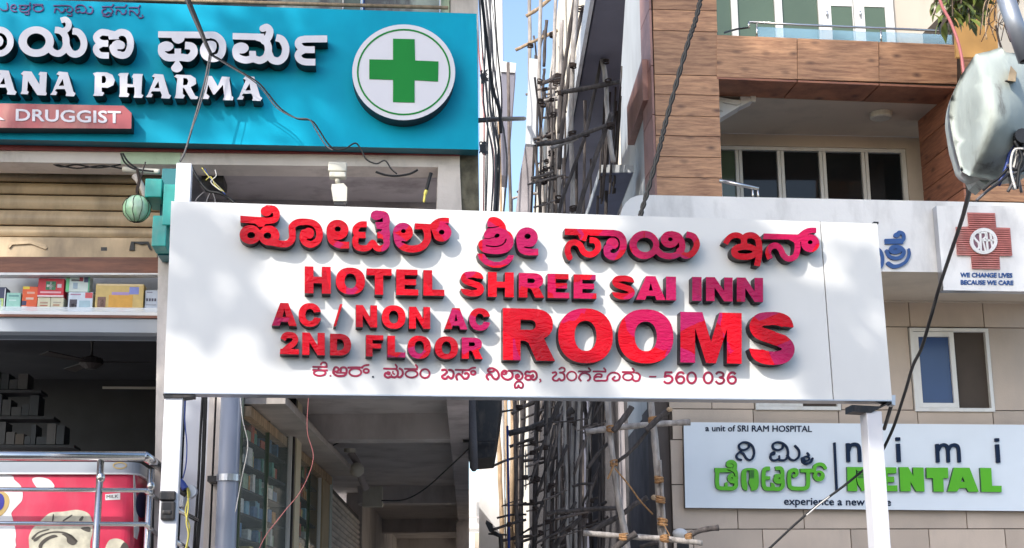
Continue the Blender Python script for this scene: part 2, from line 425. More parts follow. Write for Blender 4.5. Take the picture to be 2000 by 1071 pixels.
m_redcross = mat('brick_red_cross', (0.50, 0.17, 0.15), 0.5, var=0.2, vscale=8, dirt=(.55,.36,.32), dirt_amt=.5, dirt_scale=4)
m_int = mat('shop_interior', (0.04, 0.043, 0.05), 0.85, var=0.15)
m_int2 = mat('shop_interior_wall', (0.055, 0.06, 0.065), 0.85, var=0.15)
m_grey_panel = mat('grey_panel', (0.33, 0.36, 0.40), 0.5, var=0.05)
m_teal_shaded = mat('shaded_teal_sign', (0.01, 0.15, 0.17), 0.35, var=0.1)  # rear of the cross sign, darkened in colour to look shaded
m_teal_cross = mat('teal_cross_sign', (0.02, 0.33, 0.29), 0.35, var=0.15, vscale=6, dirt=(0.3, 0.35, 0.3), dirt_amt=0.3, dirt_scale=8)
m_lampwhite = mat('yellowed_white_plastic', (0.62, 0.60, 0.52), 0.45, var=0.08, dirt=(0.3, 0.26, 0.2), dirt_amt=0.4, dirt_scale=8)
m_leaf = mat('leaf', (0.12, 0.15, 0.03), 0.5, var=0.3, vscale=20, rnd=0.5)
m_leaf_far = mat('tree_leaf', (0.06, 0.10, 0.02), 0.55, var=0.3, vscale=3)
m_bark = mat('bark', (0.12, 0.085, 0.06), 0.9, var=0.3, vscale=8, bump=0.6)

# ---------------------------------------------------------------- lettering
# every letter is drawn from strokes, ellipses and polygons; their union becomes one outline
def ell(cx, cy, rx, ry, n=26, a0=0, a1=360, p=2.0):
    out = []
    for i in range(n + (0 if a1-a0 == 360 else 1)):
        a = R(a0+(a1-a0)*i/n); c = math.cos(a); s = math.sin(a)
        out.append((cx+rx*math.copysign(abs(c)**(2/p), c), cy+ry*math.copysign(abs(s)**(2/p), s)))
    return out
def sd_poly(X, Y, P):
    n = len(P); d = np.full(X.shape, 1e18); s = np.ones(X.shape)
    for i in range(n):
        ax, ay = P[i]; bx_, by = P[i-1]
        ex, ey = bx_-ax, by-ay; wx, wy = X-ax, Y-ay
        q = ex*ex+ey*ey
        if q < 1e-12: continue
        t = np.clip((wx*ex+wy*ey)/q, 0, 1)
        d = np.minimum(d, (wx-ex*t)**2+(wy-ey*t)**2)
        c1 = Y >= ay; c2 = Y < by; c3 = ex*wy > ey*wx
        s = np.where((c1 & c2 & c3) | (~c1 & ~c2 & ~c3), -s, s)
    return s*np.sqrt(d)
def sd_stroke(X, Y, P, wd, b0, b1):
    n = len(P); d = np.full(X.shape, 1e9)
    w0, w1 = (wd if isinstance(wd, (list, tuple)) else (wd, wd))
    for i in range(n-1):
        ax, ay = P[i]; bx_, by = P[i+1]
        ex, ey = bx_-ax, by-ay; q = ex*ex+ey*ey
        if q < 1e-12: continue
        t = np.clip(((X-ax)*ex+(Y-ay)*ey)/q, 0, 1)
        rr = (w0+(w1-w0)*(i+t)/(n-1))/2
        d = np.minimum(d, np.hypot(X-ax-ex*t, Y-ay-ey*t)-rr)
    for on, p, q, ww in ((b0, P[0], P[1], w0), (b1, P[-1], P[-2], w1)):
        if on:
            dx, dy = p[0]-q[0], p[1]-q[1]; l = math.hypot(dx, dy); dx /= l; dy /= l
            hp = (X-p[0])*dx+(Y-p[1])*dy
            near = np.hypot(X-p[0], Y-p[1]) < ww*0.85
            d = np.where(near & (hp > -ww*.2), np.maximum(d, hp), d)
    return d
def contour(prims, h, grow=0.0):
    """prims: ('s',width,pts,b0,b1) ('l',width,pts,b0,b1) straight, ('p',pts) ('q',pts) smooth, and the same with '-' in front"""
    Q = []
    for pr in prims:
        k = pr[0]; neg = k[0] == '-'; k = k[-1]
        if k in 'sl':
            pts = catmull(pr[2], 5) if k == 's' else pr[2]
            Q.append((neg, 's', pts, pr[1], len(pr) > 3 and pr[3], len(pr) > 4 and pr[4]))
        else:
            pts = catmull(pr[1], 4, True) if k == 'q' else pr[1]
            Q.append((neg, 'p', pts, 0, 0, 0))
    xs = [p[0] for q in Q if not q[0] for p in q[2]]; ys = [p[1] for q in Q if not q[0] for p in q[2]]
    mw = max([max(q[3]) if isinstance(q[3], (list, tuple)) else q[3] for q in Q])/2+3*h+grow
    x0, x1, y0, y1 = min(xs)-mw, max(xs)+mw, min(ys)-mw, max(ys)+mw
    gx = np.arange(x0, x1+h, h); gy = np.arange(y0, y1+h, h)
    X, Y = np.meshgrid(gx, gy)
    D = np.full(X.shape, 1e9)
    for neg, k, pts, wd, b0, b1 in Q:
        d = sd_poly(X, Y, pts) if k == 'p' else sd_stroke(X, Y, pts, wd, b0, b1)
        D = np.maximum(D, -d) if neg else np.minimum(D, d)
    D = D-grow
    D = np.where(np.abs(D) < 1e-6, 1e-6, D)
    ins = D < 0
    # marching squares
    def ex(j, i): t = D[j, i]/(D[j, i]-D[j, i+1]); return (gx[i]+h*t, gy[j])
    def ey(j, i): t = D[j, i]/(D[j, i]-D[j+1, i]); return (gx[i], gy[j]+h*t)
    c = ins[:-1, :-1]*1+ins[:-1, 1:]*2+ins[1:, 1:]*4+ins[1:, :-1]*8
    nxt = {}; pos = {}
    T = {1:[(3,0)],2:[(0,1)],3:[(3,1)],4:[(1,2)],5:[(3,0),(1,2)],6:[(0,2)],7:[(3,2)],8:[(2,3)],9:[(2,0)],10:[(0,1),(2,3)],11:[(2,1)],12:[(1,3)],13:[(1,0)],14:[(0,3)]}
    js, is_ = np.nonzero((c > 0) & (c < 15))
    for j, i in zip(js.tolist(), is_.tolist()):
        for a, b in T[int(c[j, i])]:
            ids = []
            for e in (a, b):
                if e == 0: k = ('x', j, i)
                elif e == 1: k = ('y', j, i+1)
                elif e == 2: k = ('x', j+1, i)
                else: k = ('y', j, i)
                if k not in pos: pos[k] = ex(k[1], k[2]) if k[0] == 'x' else ey(k[1], k[2])
                ids.append(k)
            nxt[ids[0]] = ids[1]
    loops = []
    while nxt:
        k0, k = nxt.popitem(); lp = [pos[k0]]
        while k != k0 and k in nxt:
            lp.append(pos[k]); k = nxt.pop(k)
        if len(lp) > 5: loops.append(simplify(lp, h*0.16))
    return [l for l in loops if len(l) > 2 and abs(area(l)) > 6*h*h]
def area(P):
    return 0.5*sum(P[i-1][0]*P[i][1]-P[i][0]*P[i-1][1] for i in range(len(P)))
def simplify(P, eps):
    def rdp(a, b):
        if b <= a+1: return []
        ax, ay = P[a]; bx_, by = P[b % len(P)]
        ex, ey = bx_-ax, by-ay; l = math.hypot(ex, ey) or 1e-9
        best, bi = 0, -1
        for i in range(a+1, b):
            d = abs((P[i][0]-ax)*ey-(P[i][1]-ay)*ex)/l if l > 1e-6 else math.hypot(P[i][0]-ax, P[i][1]-ay)
            if d > best: best, bi = d, i
        if best < eps: return []
        return rdp(a, bi)+[bi]+rdp(bi, b)
    n = len(P); far = max(range(n), key=lambda i: math.hypot(P[i][0]-P[0][0], P[i][1]-P[0][1]))
    if far == 0: return P
    idx = [0]+rdp(0, far)+[far]+rdp(far, n)
    return [P[i] for i in idx]
def inside(p, P):
    c = False
    for i in range(len(P)):
        a, b = P[i], P[i-1]
        if (a[1] > p[1]) != (b[1] > p[1]) and p[0] < (b[0]-a[0])*(p[1]-a[1])/(b[1]-a[1])+a[0]: c = not c
    return c
def islands(loops):
    """groups of [outline, its holes...]"""
    dep = [sum(inside(l[0], m) for j, m in enumerate(loops) if j != i) for i, l in enumerate(loops)]
    out = []
    for i, l in enumerate(loops):
        if dep[i] % 2 == 0:
            out.append([i]+[j for j, m in enumerate(loops) if dep[j] == dep[i]+1 and inside(m[0], l)])
    return out
def solid(fc, loops, w0, w1, tol=0):
    """outlines in facade coordinates (u,z) -> front face and returns; holes are inner outlines"""
    V = []; Fc = []; MI = []
    flat = [p for l in loops for p in l]
    starts = [0]
    for l in loops: starts.append(starts[-1]+len(l))
    tri = []
    for grp in islands(loops):
        ids = [i for k in grp for i in range(starts[k], starts[k+1])]
        for t in tessellate_polygon([[Vector((p[0], p[1], 0)) for p in loops[k]] for k in grp]):
            tri.append([ids[i] for i in t])
    n = len(flat)
    for p in flat: V.append(fc.P(p[0], p[1], w1))
    for p in flat: V.append(fc.P(p[0], p[1], w0))
    for t in tri:
        a, b, c = (flat[i] for i in t)
        cr = (b[0]-a[0])*(c[1]-a[1])-(b[1]-a[1])*(c[0]-a[0])
        if abs(cr) < 1e-14: continue
        t = list(t) if cr > 0 else list(t)[::-1]
        Fc.append(t); MI.append(0)
    k = 0
    hol = {j for grp in islands(loops) for j in grp[1:]}
    for li, l in enumerate(loops):
        m = len(l); ccw = (area(l) > 0) != (li in hol)
        for i in range(m):
            a = k+i; b = k+(i+1) % m
            Fc.append([b, a, a+n, b+n] if ccw else [a, b, b+n, a+n]); MI.append(1)
        k += m
    return V, Fc, MI
def letter(fc, loops_px, w0, w1, mf, ms, parent, name='letter', **k):
    L = [[fc.uz(p[0], p[1], w1) for p in l] for l in loops_px]
    V, Fc, MI = solid(fc, L, w0, w1)
    return mk(name, V, Fc, [mf, ms], parent, mi=MI, **k)
def traced(fc, org, s, glyphs, w0, w1, mf, ms, parent, h=None, **k):
    for g in glyphs:
        L = contour(g, h or s*0.5)
        L = [[(org[0]+p[0]/s, org[1]+p[1]/s) for p in l] for l in L]
        letter(fc, L, w0, w1, mf, ms, parent, **k)
def px_poly(name, fc, pts, w0, w1, mats, parent=None, **k):
    """a slab whose front outline covers these pixels"""
    V, Fc, MI = solid(fc, [[fc.uz(p[0], p[1], w1) for p in pts]], w0, w1)
    if not isinstance(mats, (list, tuple)): mats = [mats, mats]
    return mk(name, V, Fc, list(mats), parent, mi=MI, **k)
# heavy grotesque capitals on a 100 x 100 field (y down)
def bowl(x0, y0, x1, y1, xr, n=14):
    cy = (y0+y1)/2
    return [(x0, y0), (x1, y0)]+ell(x1, cy, xr-x1, (y1-y0)/2, n, -90, 90, 2.3)[1:-1]+[(x1, y1), (x0, y1)]
LAT = {
 'H': [[(0,0),(34,0),(34,38),(66,38),(66,0),(100,0),(100,100),(66,100),(66,62),(34,62),(34,100),(0,100)]],
 'I': [[(0,0),(100,0),(100,100),(0,100)]],
 'T': [[(0,0),(100,0),(100,26),(66,26),(66,100),(33,100),(33,26),(0,26)]],
 'E': [[(0,0),(97,0),(97,22),(38,22),(38,38),(90,38),(90,60),(38,60),(38,77),(100,77),(100,100),(0,100)]],
 'F': [[(0,0),(100,0),(100,23),(38,23),(38,40),(88,40),(88,62),(38,62),(38,100),(0,100)]],
 'L': [[(0,0),(42,0),(42,76),(100,76),(100,100),(0,100)]],
 'N': [[(0,0),(33,0),(68,57),(68,0),(100,0),(100,100),(68,100),(32,43),(32,100),(0,100)]],
 'M': [[(0,0),(36,0),(50,58),(64,0),(100,0),(100,100),(76,100),(76,32),(58,100),(42,100),(24,32),(24,100),(0,100)]],
 'A': [[(34,0),(66,0),(100,100),(69,100),(64,83),(36,83),(31,100),(0,100)], [(50,27),(43,61),(57,61)]],
 'O': [ell(50,50,50,51,44,p=2.25), ell(50,50,20,28,30,p=2.2)[::-1]],
 'D': [bowl(0,0,45,100,100,22), bowl(33,24,42,76,66,14)],
 'R': [[(0,0),(58,0)]+ell(58,30,38,30,12,-90,60,2.3)[1:]+[(84,68),(100,100),(64,100),(49,66),(41,62),(34,62),(34,100),(0,100)],
       bowl(34,22,52,41,63,8)],
 '/': [[(72,0),(100,0),(28,100),(0,100)]],
}
LSTROKE = {
 'C': ([('p', ell(50,50,50,51,44,p=2.2)), ('-p', ell(50,50,20,26,30,p=2.1)), ('-p', [(52,50),(70,39),(112,33),(112,65),(70,60)])], 1.6),
 'S': ([('s', (25,26), [(85,33),(80,19),(64,12.8),(44,12.5),(24,16),(15,28),(24,40),(50,48),(76,57),(86,70),(77,83),(56,87.5),(36,86.5),(20,80),(14,66)], 0, 0), ('-p', [(58,32.5),(74,27),(115,30),(115,48),(84,45),(58,38)]), ('-p', [(42,66.5),(26,72),(-15,68),(-15,50),(16,54),(42,61)])], 1.6),
 '2': ([('s', 28, [(18,34),(28,17),(50,12),(74,17),(82,33),(72,50),(48,67),(26,84)], 1, 0), ('p', [(5,76),(100,76),(100,100),(2,100)])], 1.6),
}
CACHE = {}
def cap(fc, ch, xl, xr, yt, yb, w0, w1, mf, ms, parent, shear=0.022):
    if ch not in CACHE:
        CACHE[ch] = LAT[ch] if ch in LAT else contour(*LSTROKE[ch])
    L = [[(xl+(xr-xl)*p[0]/100, yt+(yb-yt)*p[1]/100+shear*(xr-xl)*(p[0]-50)/100) for p in l] for l in CACHE[ch]]
    letter(fc, L, w0, w1, mf, ms, parent)
FONT = {}
def font_loops(s, off):
    """outlines of a word in the built-in typeface, made a little heavier"""
    if (s, off) in FONT: return FONT[(s, off)]
    cu = bpy.data.curves.new('lettering', 'FONT'); cu.body = s; cu.size = 1; cu.resolution_u = 3
    ob = bpy.data.objects.new('lettering_source', cu); COL.objects.link(ob)
    dg = bpy.context.evaluated_depsgraph_get(); dg.update()
    me = bpy.data.meshes.new_from_object(ob.evaluated_get(dg))
    bpy.data.objects.remove(ob); bpy.data.curves.remove(cu)
    ed = {}
    for p in me.polygons:
        vs = list(p.vertices)
        ar = sum(me.vertices[vs[i-1]].co.x*me.vertices[vs[i]].co.y-me.vertices[vs[i]].co.x*me.vertices[vs[i-1]].co.y for i in range(len(vs)))
        if ar < 0: vs = vs[::-1]
        for i in range(len(vs)):
            e = (vs[i], vs[(i+1) % len(vs)])
            if (e[1], e[0]) in ed: del ed[(e[1], e[0])]
            else: ed[e] = 1
    nx = {}
    for a, b in ed: nx.setdefault(a, []).append(b)
    L = []
    while nx:
        a0 = next(iter(nx)); l = []; b = a0
        while b in nx:
            l.append(b); q = nx[b].pop()
            if not nx[b]: del nx[b]
            b = q
            if b == a0: break
        L.append([(me.vertices[i].co.x*100, me.vertices[i].co.y*100) for i in l])
    bpy.data.meshes.remove(me)
    L = [l for l in L if len(l) > 2]
    out = []
    for grp in islands(L):
        prims = [('p', L[grp[0]])]+[('-p', L[j]) for j in grp[1:]]
        out.append(contour(prims, 1.7, off*100))
    FONT[(s, off)] = out
    return out
def font_text(fc, s, tl, tr, bl, br, w0, w1, m, parent, off=0.0, name='letter'):
    """lettering fitted between four pixels (cap height to baseline)"""
    G = font_loops(s, off)
    xs = [p[0] for g in G for l in g for p in l]; x0, x1 = min(xs), max(xs)
    for g in G:
        LL = []
        for l in g:
            q = []
            for p in l:
                a = (p[0]-x0)/(x1-x0); b = p[1]/70.0
                q.append(((bl[0]*(1-a)+br[0]*a)*(1-b)+(tl[0]*(1-a)+tr[0]*a)*b, (bl[1]*(1-a)+br[1]*a)*(1-b)+(tl[1]*(1-a)+tr[1]*a)*b))
            LL.append(q)
        if LL: letter(fc, LL, w0, w1, m, m, parent, name=name)

# ================================================================ ground
Gd = MB().add([(-120,-80,0),(140,-80,0),(140,11.2,0),(-120,11.2,0)], [[0,1,2,3]]).build('road', m_asphalt, kind='structure')
MB().add([(-120,11.35,.14),(140,11.35,.14),(140,400,.14),(-120,400,.14)], [[0,1,2,3]]).build('pavement', m_paving, kind='structure')
MB().hexa(wbox(-120,140,11.2,11.35,0,.15)).build('kerb', m_canopy, kind='structure')

# ================================================================ the hotel sign
SG = Facade(1020, 11.2, 8.3)
sg = thing('hotel_sign', SG.P(0, 0.14), 'long white hotel signboard with raised red letters on two white steel posts', 'signboard')
def sgq(a, b):
    """the board outline between two fractions of its width"""
    TL, TR, BR, BL = (334.5,393), (1713,437), (1742.5,784), (320,768.5)
    f = lambda P, Q, t: (P[0]+(Q[0]-P[0])*t, P[1]+(Q[1]-P[1])*t)
    return [f(BL,BR,a), f(BL,BR,b), f(TL,TR,b), f(TL,TR,a)]
SEAM = 0.9195
px_poly('board_panel', SG, sgq(0.0, SEAM-0.0008), -0.16, 0.0, m_white_sign, sg)
px_poly('board_panel', SG, sgq(SEAM+0.0008, 1.0), -0.16, 0.0, m_white_sign, sg)
px_poly('board_backing', SG, sgq(0.004, 0.996), -0.19, -0.165, m_black, sg)
# thin folded trim round the panel, a few millimetres proud
def strip(name, a, b, wd, m, parent, w0, w1, fc=SG):
    dx, dy = b[0]-a[0], b[1]-a[1]; l = math.hypot(dx, dy); nx, ny = -dy/l*wd, dx/l*wd
    P = [a, b, (b[0]+nx, b[1]+ny), (a[0]+nx, a[1]+ny)]
    if area(P) > 0: P = P[::-1]
    return px_poly(name, fc, P[::-1], w0, w1, m, parent)
strip('edge_trim', (320,768.5), (1742.5,784), -2.2, m_alu, sg, -0.16, 0.006)
DW = 0.105
# top line
A = (460, 390); B = (680, 400); C_ = (920, 410); D_ = (1140, 420); E_ = (1400, 420); s8 = 25/3
def off(g, dx, dy):
    out = []
    for pr in g:
        pr = list(pr); i = 2 if pr[0][-1] in 'sl' else 1
        pr[i] = [(p[0]+dx, p[1]+dy) for p in pr[i]]; out.append(tuple(pr))
    return out
gA = [
 [('p',[(78,262),(480,290),(500,400),(78,376)]), ('p',[(300,370),(490,380),(465,445),(375,445)]),
  ('s',(95,118),[(400,345),(540,345),(640,320),(668,230),(620,160),(520,150)]), ('p',ell(500,190,92,82)),
  ('p',ell(240,570,175,155)), ('p',ell(545,585,172,162)), ('s',110,[(560,690),(650,705),(740,722),(850,715),(920,640),(925,520),(920,440),(1000,375),(1120,363),(1260,385),(1345,460),(1368,570),(1335,670),(1235,732),(1140,700),(1095,620),(1110,540)]),
  ('p',ell(1190,550,92,92)), ('-s',26,[(1030,490),(1110,430),(1230,440),(1285,500),(1285,590),(1235,650),(1175,650)]),
  ('-p',ell(255,580,64,52)), ('-p',ell(520,588,62,52))],
 [('p',ell(1660,492,180,165)), ('s',110,[(1536,540),(1570,670),(1680,735),(1755,742),(1850,742)],0,1), ('-p',ell(1664,480,50,42)), ('-s',16,[(1610,655),(1700,668),(1800,640)])],
]
gB = [
 [('s',100,[(305,320),(200,325),(122,390),(135,470),(200,495),(285,495)],1,1), ('s',100,[(150,500),(115,580),(140,680),(230,712),(330,695),(400,620),(460,700),(550,712),(625,650),(618,560),(550,500),(475,500)],0,1),
  ('p',[(440,285),(660,285),(685,520),(560,540),(465,400)]), ('s',(120,105),[(590,400),(622,270),(600,175),(520,148)]), ('p',ell(465,172,98,80)), ('s',100,[(610,380),(632,470),(620,580)]),
  ('-p',[(190,372),(310,372),(310,440),(230,430)]), ('-p',[(195,548),(290,548),(290,602),(210,602)]), ('-p',[(455,395),(560,400),(530,436),(460,436)]), ('-p',[(470,548),(565,560),(545,620),(475,600)])],
 [('p',ell(893,450,163,157)), ('s',116,[(790,460),(815,600),(900,690),(1040,722),(1190,690),(1280,590),(1292,480),(1262,372)]), ('p',[(1085,302),(1400,318),(1420,405),(1085,400)]),
  ('s',(120,88),[(1370,375),(1420,310),(1510,262),(1642,258)],0,1), ('p',ell(1522,450,158,152)), ('-p',ell(898,430,38,34)), ('-p',ell(1522,448,46,40)),
  ('-s',30,[(880,605),(950,610),(1010,570)]), ('-s',14,[(1345,410),(1370,470),(1400,560)])],
]
gC = [
 [('q',[(270,175),(310,125),(400,118),(490,160),(555,240),(580,330),(640,370),(685,450),(690,550),(650,640),(560,700),(430,722),(300,714),(195,690),(135,630),(118,550),(150,500),(215,470),(208,400),(235,345),(272,300),(265,240)]),
  ('-s',22,[(250,585),(380,600),(480,582),(550,530),(568,480)]), ('-q',[(385,415),(420,388),(462,400),(455,440),(390,458)]), ('-s',(26,12),[(265,292),(350,290),(455,270)]), ('-s',12,[(220,465),(300,470),(380,440)])],
 [('p',[(100,710),(130,800),(220,890),(350,942),(480,942),(600,890),(680,810),(702,740),(610,738),(560,800),(460,850),(380,850),(280,810),(210,720)])],
 [('p',ell(912,450,177,166)), ('s',108,[(788,500),(820,640),(910,684),(1000,688),(1094,686)],0,1), ('-p',ell(920,432,52,44)), ('-s',16,[(870,604),(960,612),(1060,580)])],
]
gD = [
 [('p',[(-308,219),(490,243),(500,345),(-308,326)]), ('p',[(-95,320),(67,325),(35,432),(-62,405)]), ('s',98,[(-228,690),(-262,590),(-235,480),(-145,446),(-60,490),(-10,590),(60,640),(150,635),(230,560),(225,460),(170,415),(95,410)],0,1),
  ('s',112,[(480,298),(590,330),(645,430),(632,560),(560,655),(470,680),(390,635),(378,540)]), ('p',ell(465,470,102,100)), ('-s',26,[(80,335),(80,400)]), ('-s',24,[(440,362),(520,365),(575,430),(572,520),(530,568),(470,562)])],
 [('p',ell(987,488,243,232)), ('s',100,[(1180,560),(1270,645),(1400,672),(1520,645),(1598,560),(1600,450),(1540,345),(1430,312)]), ('p',ell(1405,400,150,136)),
  ('s',102,[(1560,580),(1620,650),(1700,662),(1790,600),(1842,480),(1790,355),(1672,318)],0,1), ('-p',ell(998,487,134,118)), ('-p',ell(1410,397,38,32)), ('-s',(36,26),[(1265,510),(1350,565),(1450,560),(1530,500)])],
]
gE = [
 [('s',(88,100),[(140,470),(200,375),(280,332),(360,340),(425,390)],1,0), ('s',100,[(410,400),(490,340),(590,335),(668,400),(690,520),(690,640),(655,830)],0,1), ('p',[(385,330),(490,330),(500,490),(390,480)]),
  ('p',ell(450,600,218,134,p=2.3)), ('-p',ell(460,600,122,32)), ('-q',[(265,395),(330,378),(385,400),(385,462),(280,450)]), ('-q',[(500,400),(560,385),(620,410),(628,500),(560,465),(500,452)])],
 [('p',[(765,302),(1390,320),(1400,402),(752,396)]), ('s',96,[(1200,362),(1300,430),(1312,560),(1270,680),(1160,712),(1080,650),(1040,560),(970,500),(880,520),(835,610),(868,715)],0,1),
  ('s',(110,84),[(1350,385),(1420,300),(1510,256),(1620,250)],0,1), ('p',ell(1522,462,150,146)), ('-p',ell(1520,445,40,34))],
]
for g, o in ((gA, A), (gB, B), (gC, C_), (gD, D_), (gE, E_)):
    traced(SG, o, s8, g, 0, DW, m_red_reflect, m_side, sg, h=5.0)
# HOTEL SHREE SAI INN
def yt1(x):
    return float(np.interp(x, [595, 720, 868, 1013, 1165, 1300, 1490], [520, 524.5, 528.6, 533, 537, 540.4, 543]))
def yb1(x):
    return 573.0+(x-595)*0.0192
for ch, a, b in (('H',595,646),('O',656,713),('T',716,765),('E',774,817),('L',827,868),('S',899,946),('H',953,1003.5),('R',1013.4,1063),('E',1069.5,1112),('E',1120.5,1165),
                 ('S',1194.6,1240.5),('A',1242.2,1300),('I',1301,1320.4),('I',1352,1370.4),('N',1379,1431),('N',1439,1490.4)):
    c = (a+b)/2
    cap(SG, ch, a, b, yt1(c), yb1(c), 0, DW, m_red_reflect, m_side, sg)
def z5(q): return (500+q[0]/3.571, 500+q[1]/3.571, 500+q[2]/3.571, 500+q[3]/3.571)
for ch, q in (('A',(110,285,328,488)),('C',(297,455,331,493)),('/',(540,603,336,492)),('N',(697,845,344,498)),('O',(878,1043,346,507)),('N',(1068,1215,356,508)),('A',(1315,1475,364,512)),('C',(1487,1635,366,520)),
              ('2',(163,300,533,686)),('N',(322,480,536,692)),('D',(517,663,544,695)),('F',(767,888,553,702)),('L',(917,1042,558,708)),('O',(1058,1220,558,716)),('O',(1247,1410,563,719)),('R',(1435,1582,570,718))):
    a = z5(q)
    cap(SG, ch, a[0], a[1], a[2], a[3], 0, DW, m_red_reflect, m_side, sg)
for ch, q in (('R',(65,365,244,542)),('O',(383,697,246,555)),('O',(727,1045,251,556)),('M',(1085,1437,266,557)),('S',(1475,1745,264,566))):
    a = [960+q[0]/2.941, 960+q[1]/2.941, 520+q[2]/2.941, 520+q[3]/2.941]
    cap(SG, ch, a[0], a[1], a[2], a[3], 0, DW, m_red_reflect, m_side, sg)
# address line
w_ = 31
ring = lambda x, y, rx, ry, w=w_: ('s', w, ell(x,y,rx,ry,14)+[(x+rx,y)])
gF = [
 [('s',w_,[(96,140),(240,140),(320,140)]), ('s',29,[(222,100),(250,68),(300,75),(318,115),(290,145)]), ('s',w_,[(96,190),(200,195),(322,195)]), ring(202,238,96,46), ('s',w_,[(190,140),(180,190)])],
 [('p',ell(377,285,15,15,12))],
 [('s',36,[(430,190),(425,240),(490,285),(600,282),(640,230),(635,170),(600,148),(550,160),(545,210)]), ('s',34,[(430,190),(450,150),(490,150),(510,180),(490,215),(440,215)]), ('s',(20,34),[(480,240),(560,235),(630,240)])],
 [('s',34,[(668,152),(780,148),(900,152)]), ring(782,228,98,62,30), ('s',31,[(880,152),(930,120),(998,108)]), ring(960,205,42,32)],
 [('s',w_,[(1250,168),(1350,170),(1440,175)]), ('s',30,[(1438,105),(1460,145),(1440,180)]), ('s',36,[(1310,225),(1340,235),(1330,260),(1280,240),(1262,285),(1310,315),(1370,300),(1420,312),(1470,280),(1475,220),(1455,185)]),
  ('s',36,[(1460,290),(1510,310),(1555,260),(1545,195),(1505,168)]), ('s',24,[(1370,270),(1370,305)]), ('s',24,[(1395,215),(1395,245),(1420,260)])],
 [('s',w_,[(1590,172),(1700,175),(1785,178)]), ('s',30,[(1768,110),(1792,145),(1775,180)]), ring(1698,255,98,58,30)],
 [ring(1916,248,76,72,30)],
]
gG = [
 [('s',36,[(362,192),(410,185),(440,220),(405,262),(362,290),(375,325),(425,330),(460,295),(500,328),(540,300),(548,235),(520,195),(475,190)])],
 [('s',w_,[(582,188),(700,190),(805,192)]), ('s',(30,22),[(700,195),(690,250)]), ('s',36,[(605,345),(592,290),(635,252),(680,285),(720,330),(775,320),(795,270),(760,238),(735,250)]), ('s',30,[(795,192),(850,158),(900,155)]), ring(868,235,38,32)],
 [('s',36,[(1112,345),(1085,300),(1110,258),(1160,270),(1200,325),(1250,340),(1285,290),(1265,215),(1200,168),(1135,165),(1108,195),(1135,222),(1200,208)])],
 [('s',34,[(1400,250),(1410,215),(1375,200),(1335,230),(1335,290),(1385,338),(1450,345),(1505,305),(1505,245),(1480,205)]), ('p',ell(1372,242,38,32,16)), ('s',w_,[(1442,205),(1520,203),(1600,205),(1660,245),(1668,310),(1620,350),(1565,325),(1560,285),(1595,262)]), ('p',ell(1600,290,32,30,16)),
  ('s',30,[(1548,475),(1545,425),(1575,385),(1625,378),(1670,405),(1678,450),(1655,482),(1620,470),(1605,440),(1592,470),(1555,482)]), ('-p',ell(1372,240,12,10,10))],
 [('s',34,[(1790,225),(1740,215),(1715,250),(1740,280),(1785,282)]), ('s',34,[(1740,282),(1715,320),(1745,350),(1790,348)]), ('s',34,[(1780,225),(1850,210),(1895,245),(1900,310),(1865,350),(1815,335),(1805,295),(1840,270)]), ('p',ell(1838,295,28,26,14))],
 [('s',(34,14),[(1960,348),(1968,370),(1948,392)])],
]
gH = [
 [('s',18,[(188,135),(215,130),(222,150),(190,180),(200,205),(232,207),(248,190),(268,207),(294,195),(298,160),(280,135),(255,133)]), ('s',16,[(250,100),(270,86),(298,95),(296,120),(272,133)])],
 [ring(365,165,44,42,15)],
 [('s',17,[(432,122),(480,122),(530,125)]), ('s',16,[(524,92),(540,112),(528,126)]), ('s',18,[(450,208),(432,180),(455,145),(495,138),(532,160),(535,190),(515,208)])],
 [('s',17,[(568,122),(620,122),(680,125)]), ('s',16,[(665,92),(680,112),(668,126)]), ('s',17,[(575,175),(600,148),(640,150),(640,172),(600,172),(575,185),(585,208),(640,208),(690,205),(700,165),(735,135),(785,138),(812,165),(800,200),(765,208),(745,190),(765,172)])],
 [('s',17,[(838,128),(890,128),(945,130)]), ('s',16,[(930,95),(945,115),(932,130)]), ring(888,172,46,32,15), ('s',18,[(925,185),(950,210),(985,205),(1000,170),(985,142),(962,135)])],
 [('p',[(1085,164),(1152,164),(1152,178),(1085,178)])],
 [('l',20,[(1302,131),(1238,131),(1232,172)],1,0), ('s',20,[(1232,172),(1262,160),(1295,175),(1300,205),(1272,230),(1240,228),(1222,212)],0,1)],
 [('s',20,[(1408,148),(1392,131),(1360,135),(1340,165),(1336,195),(1355,228),(1390,230),(1410,205),(1402,175),(1370,168),(1342,185)],1,0)],
 [('s',20,ell(1480,182,40,50,16)+[(1520,182)])],
 [('s',20,ell(1634,182,40,50,16)+[(1674,182)])],
 [('s',20,[(1708,150),(1722,132),(1750,130),(1775,145),(1768,170),(1742,178),(1768,184),(1782,205),(1765,230),(1730,234),(1702,212)],1,1)],
 [('s',20,[(1888,150),(1872,133),(1840,137),(1820,167),(1816,197),(1835,230),(1870,232),(1890,207),(1882,177),(1850,170),(1822,187)],1,0)],
]
gF2 = [[('p',ell(1070,302,17,17,12))]]
traced(SG, (600,700), s8, gF, 0.0, 0.004, m_small_red, m_small_red, sg, h=5)
traced(SG, (600,700), s8, gF2, 0.0, 0.004, m_small_dark, m_small_dark, sg, h=5)
traced(SG, (820,700), s8, gG, 0.0, 0.004, m_small_red, m_small_red, sg, h=5)
traced(SG, (1040,700), 4.762, gH, 0.0, 0.004, m_small_red, m_small_red, sg, h=2.6)
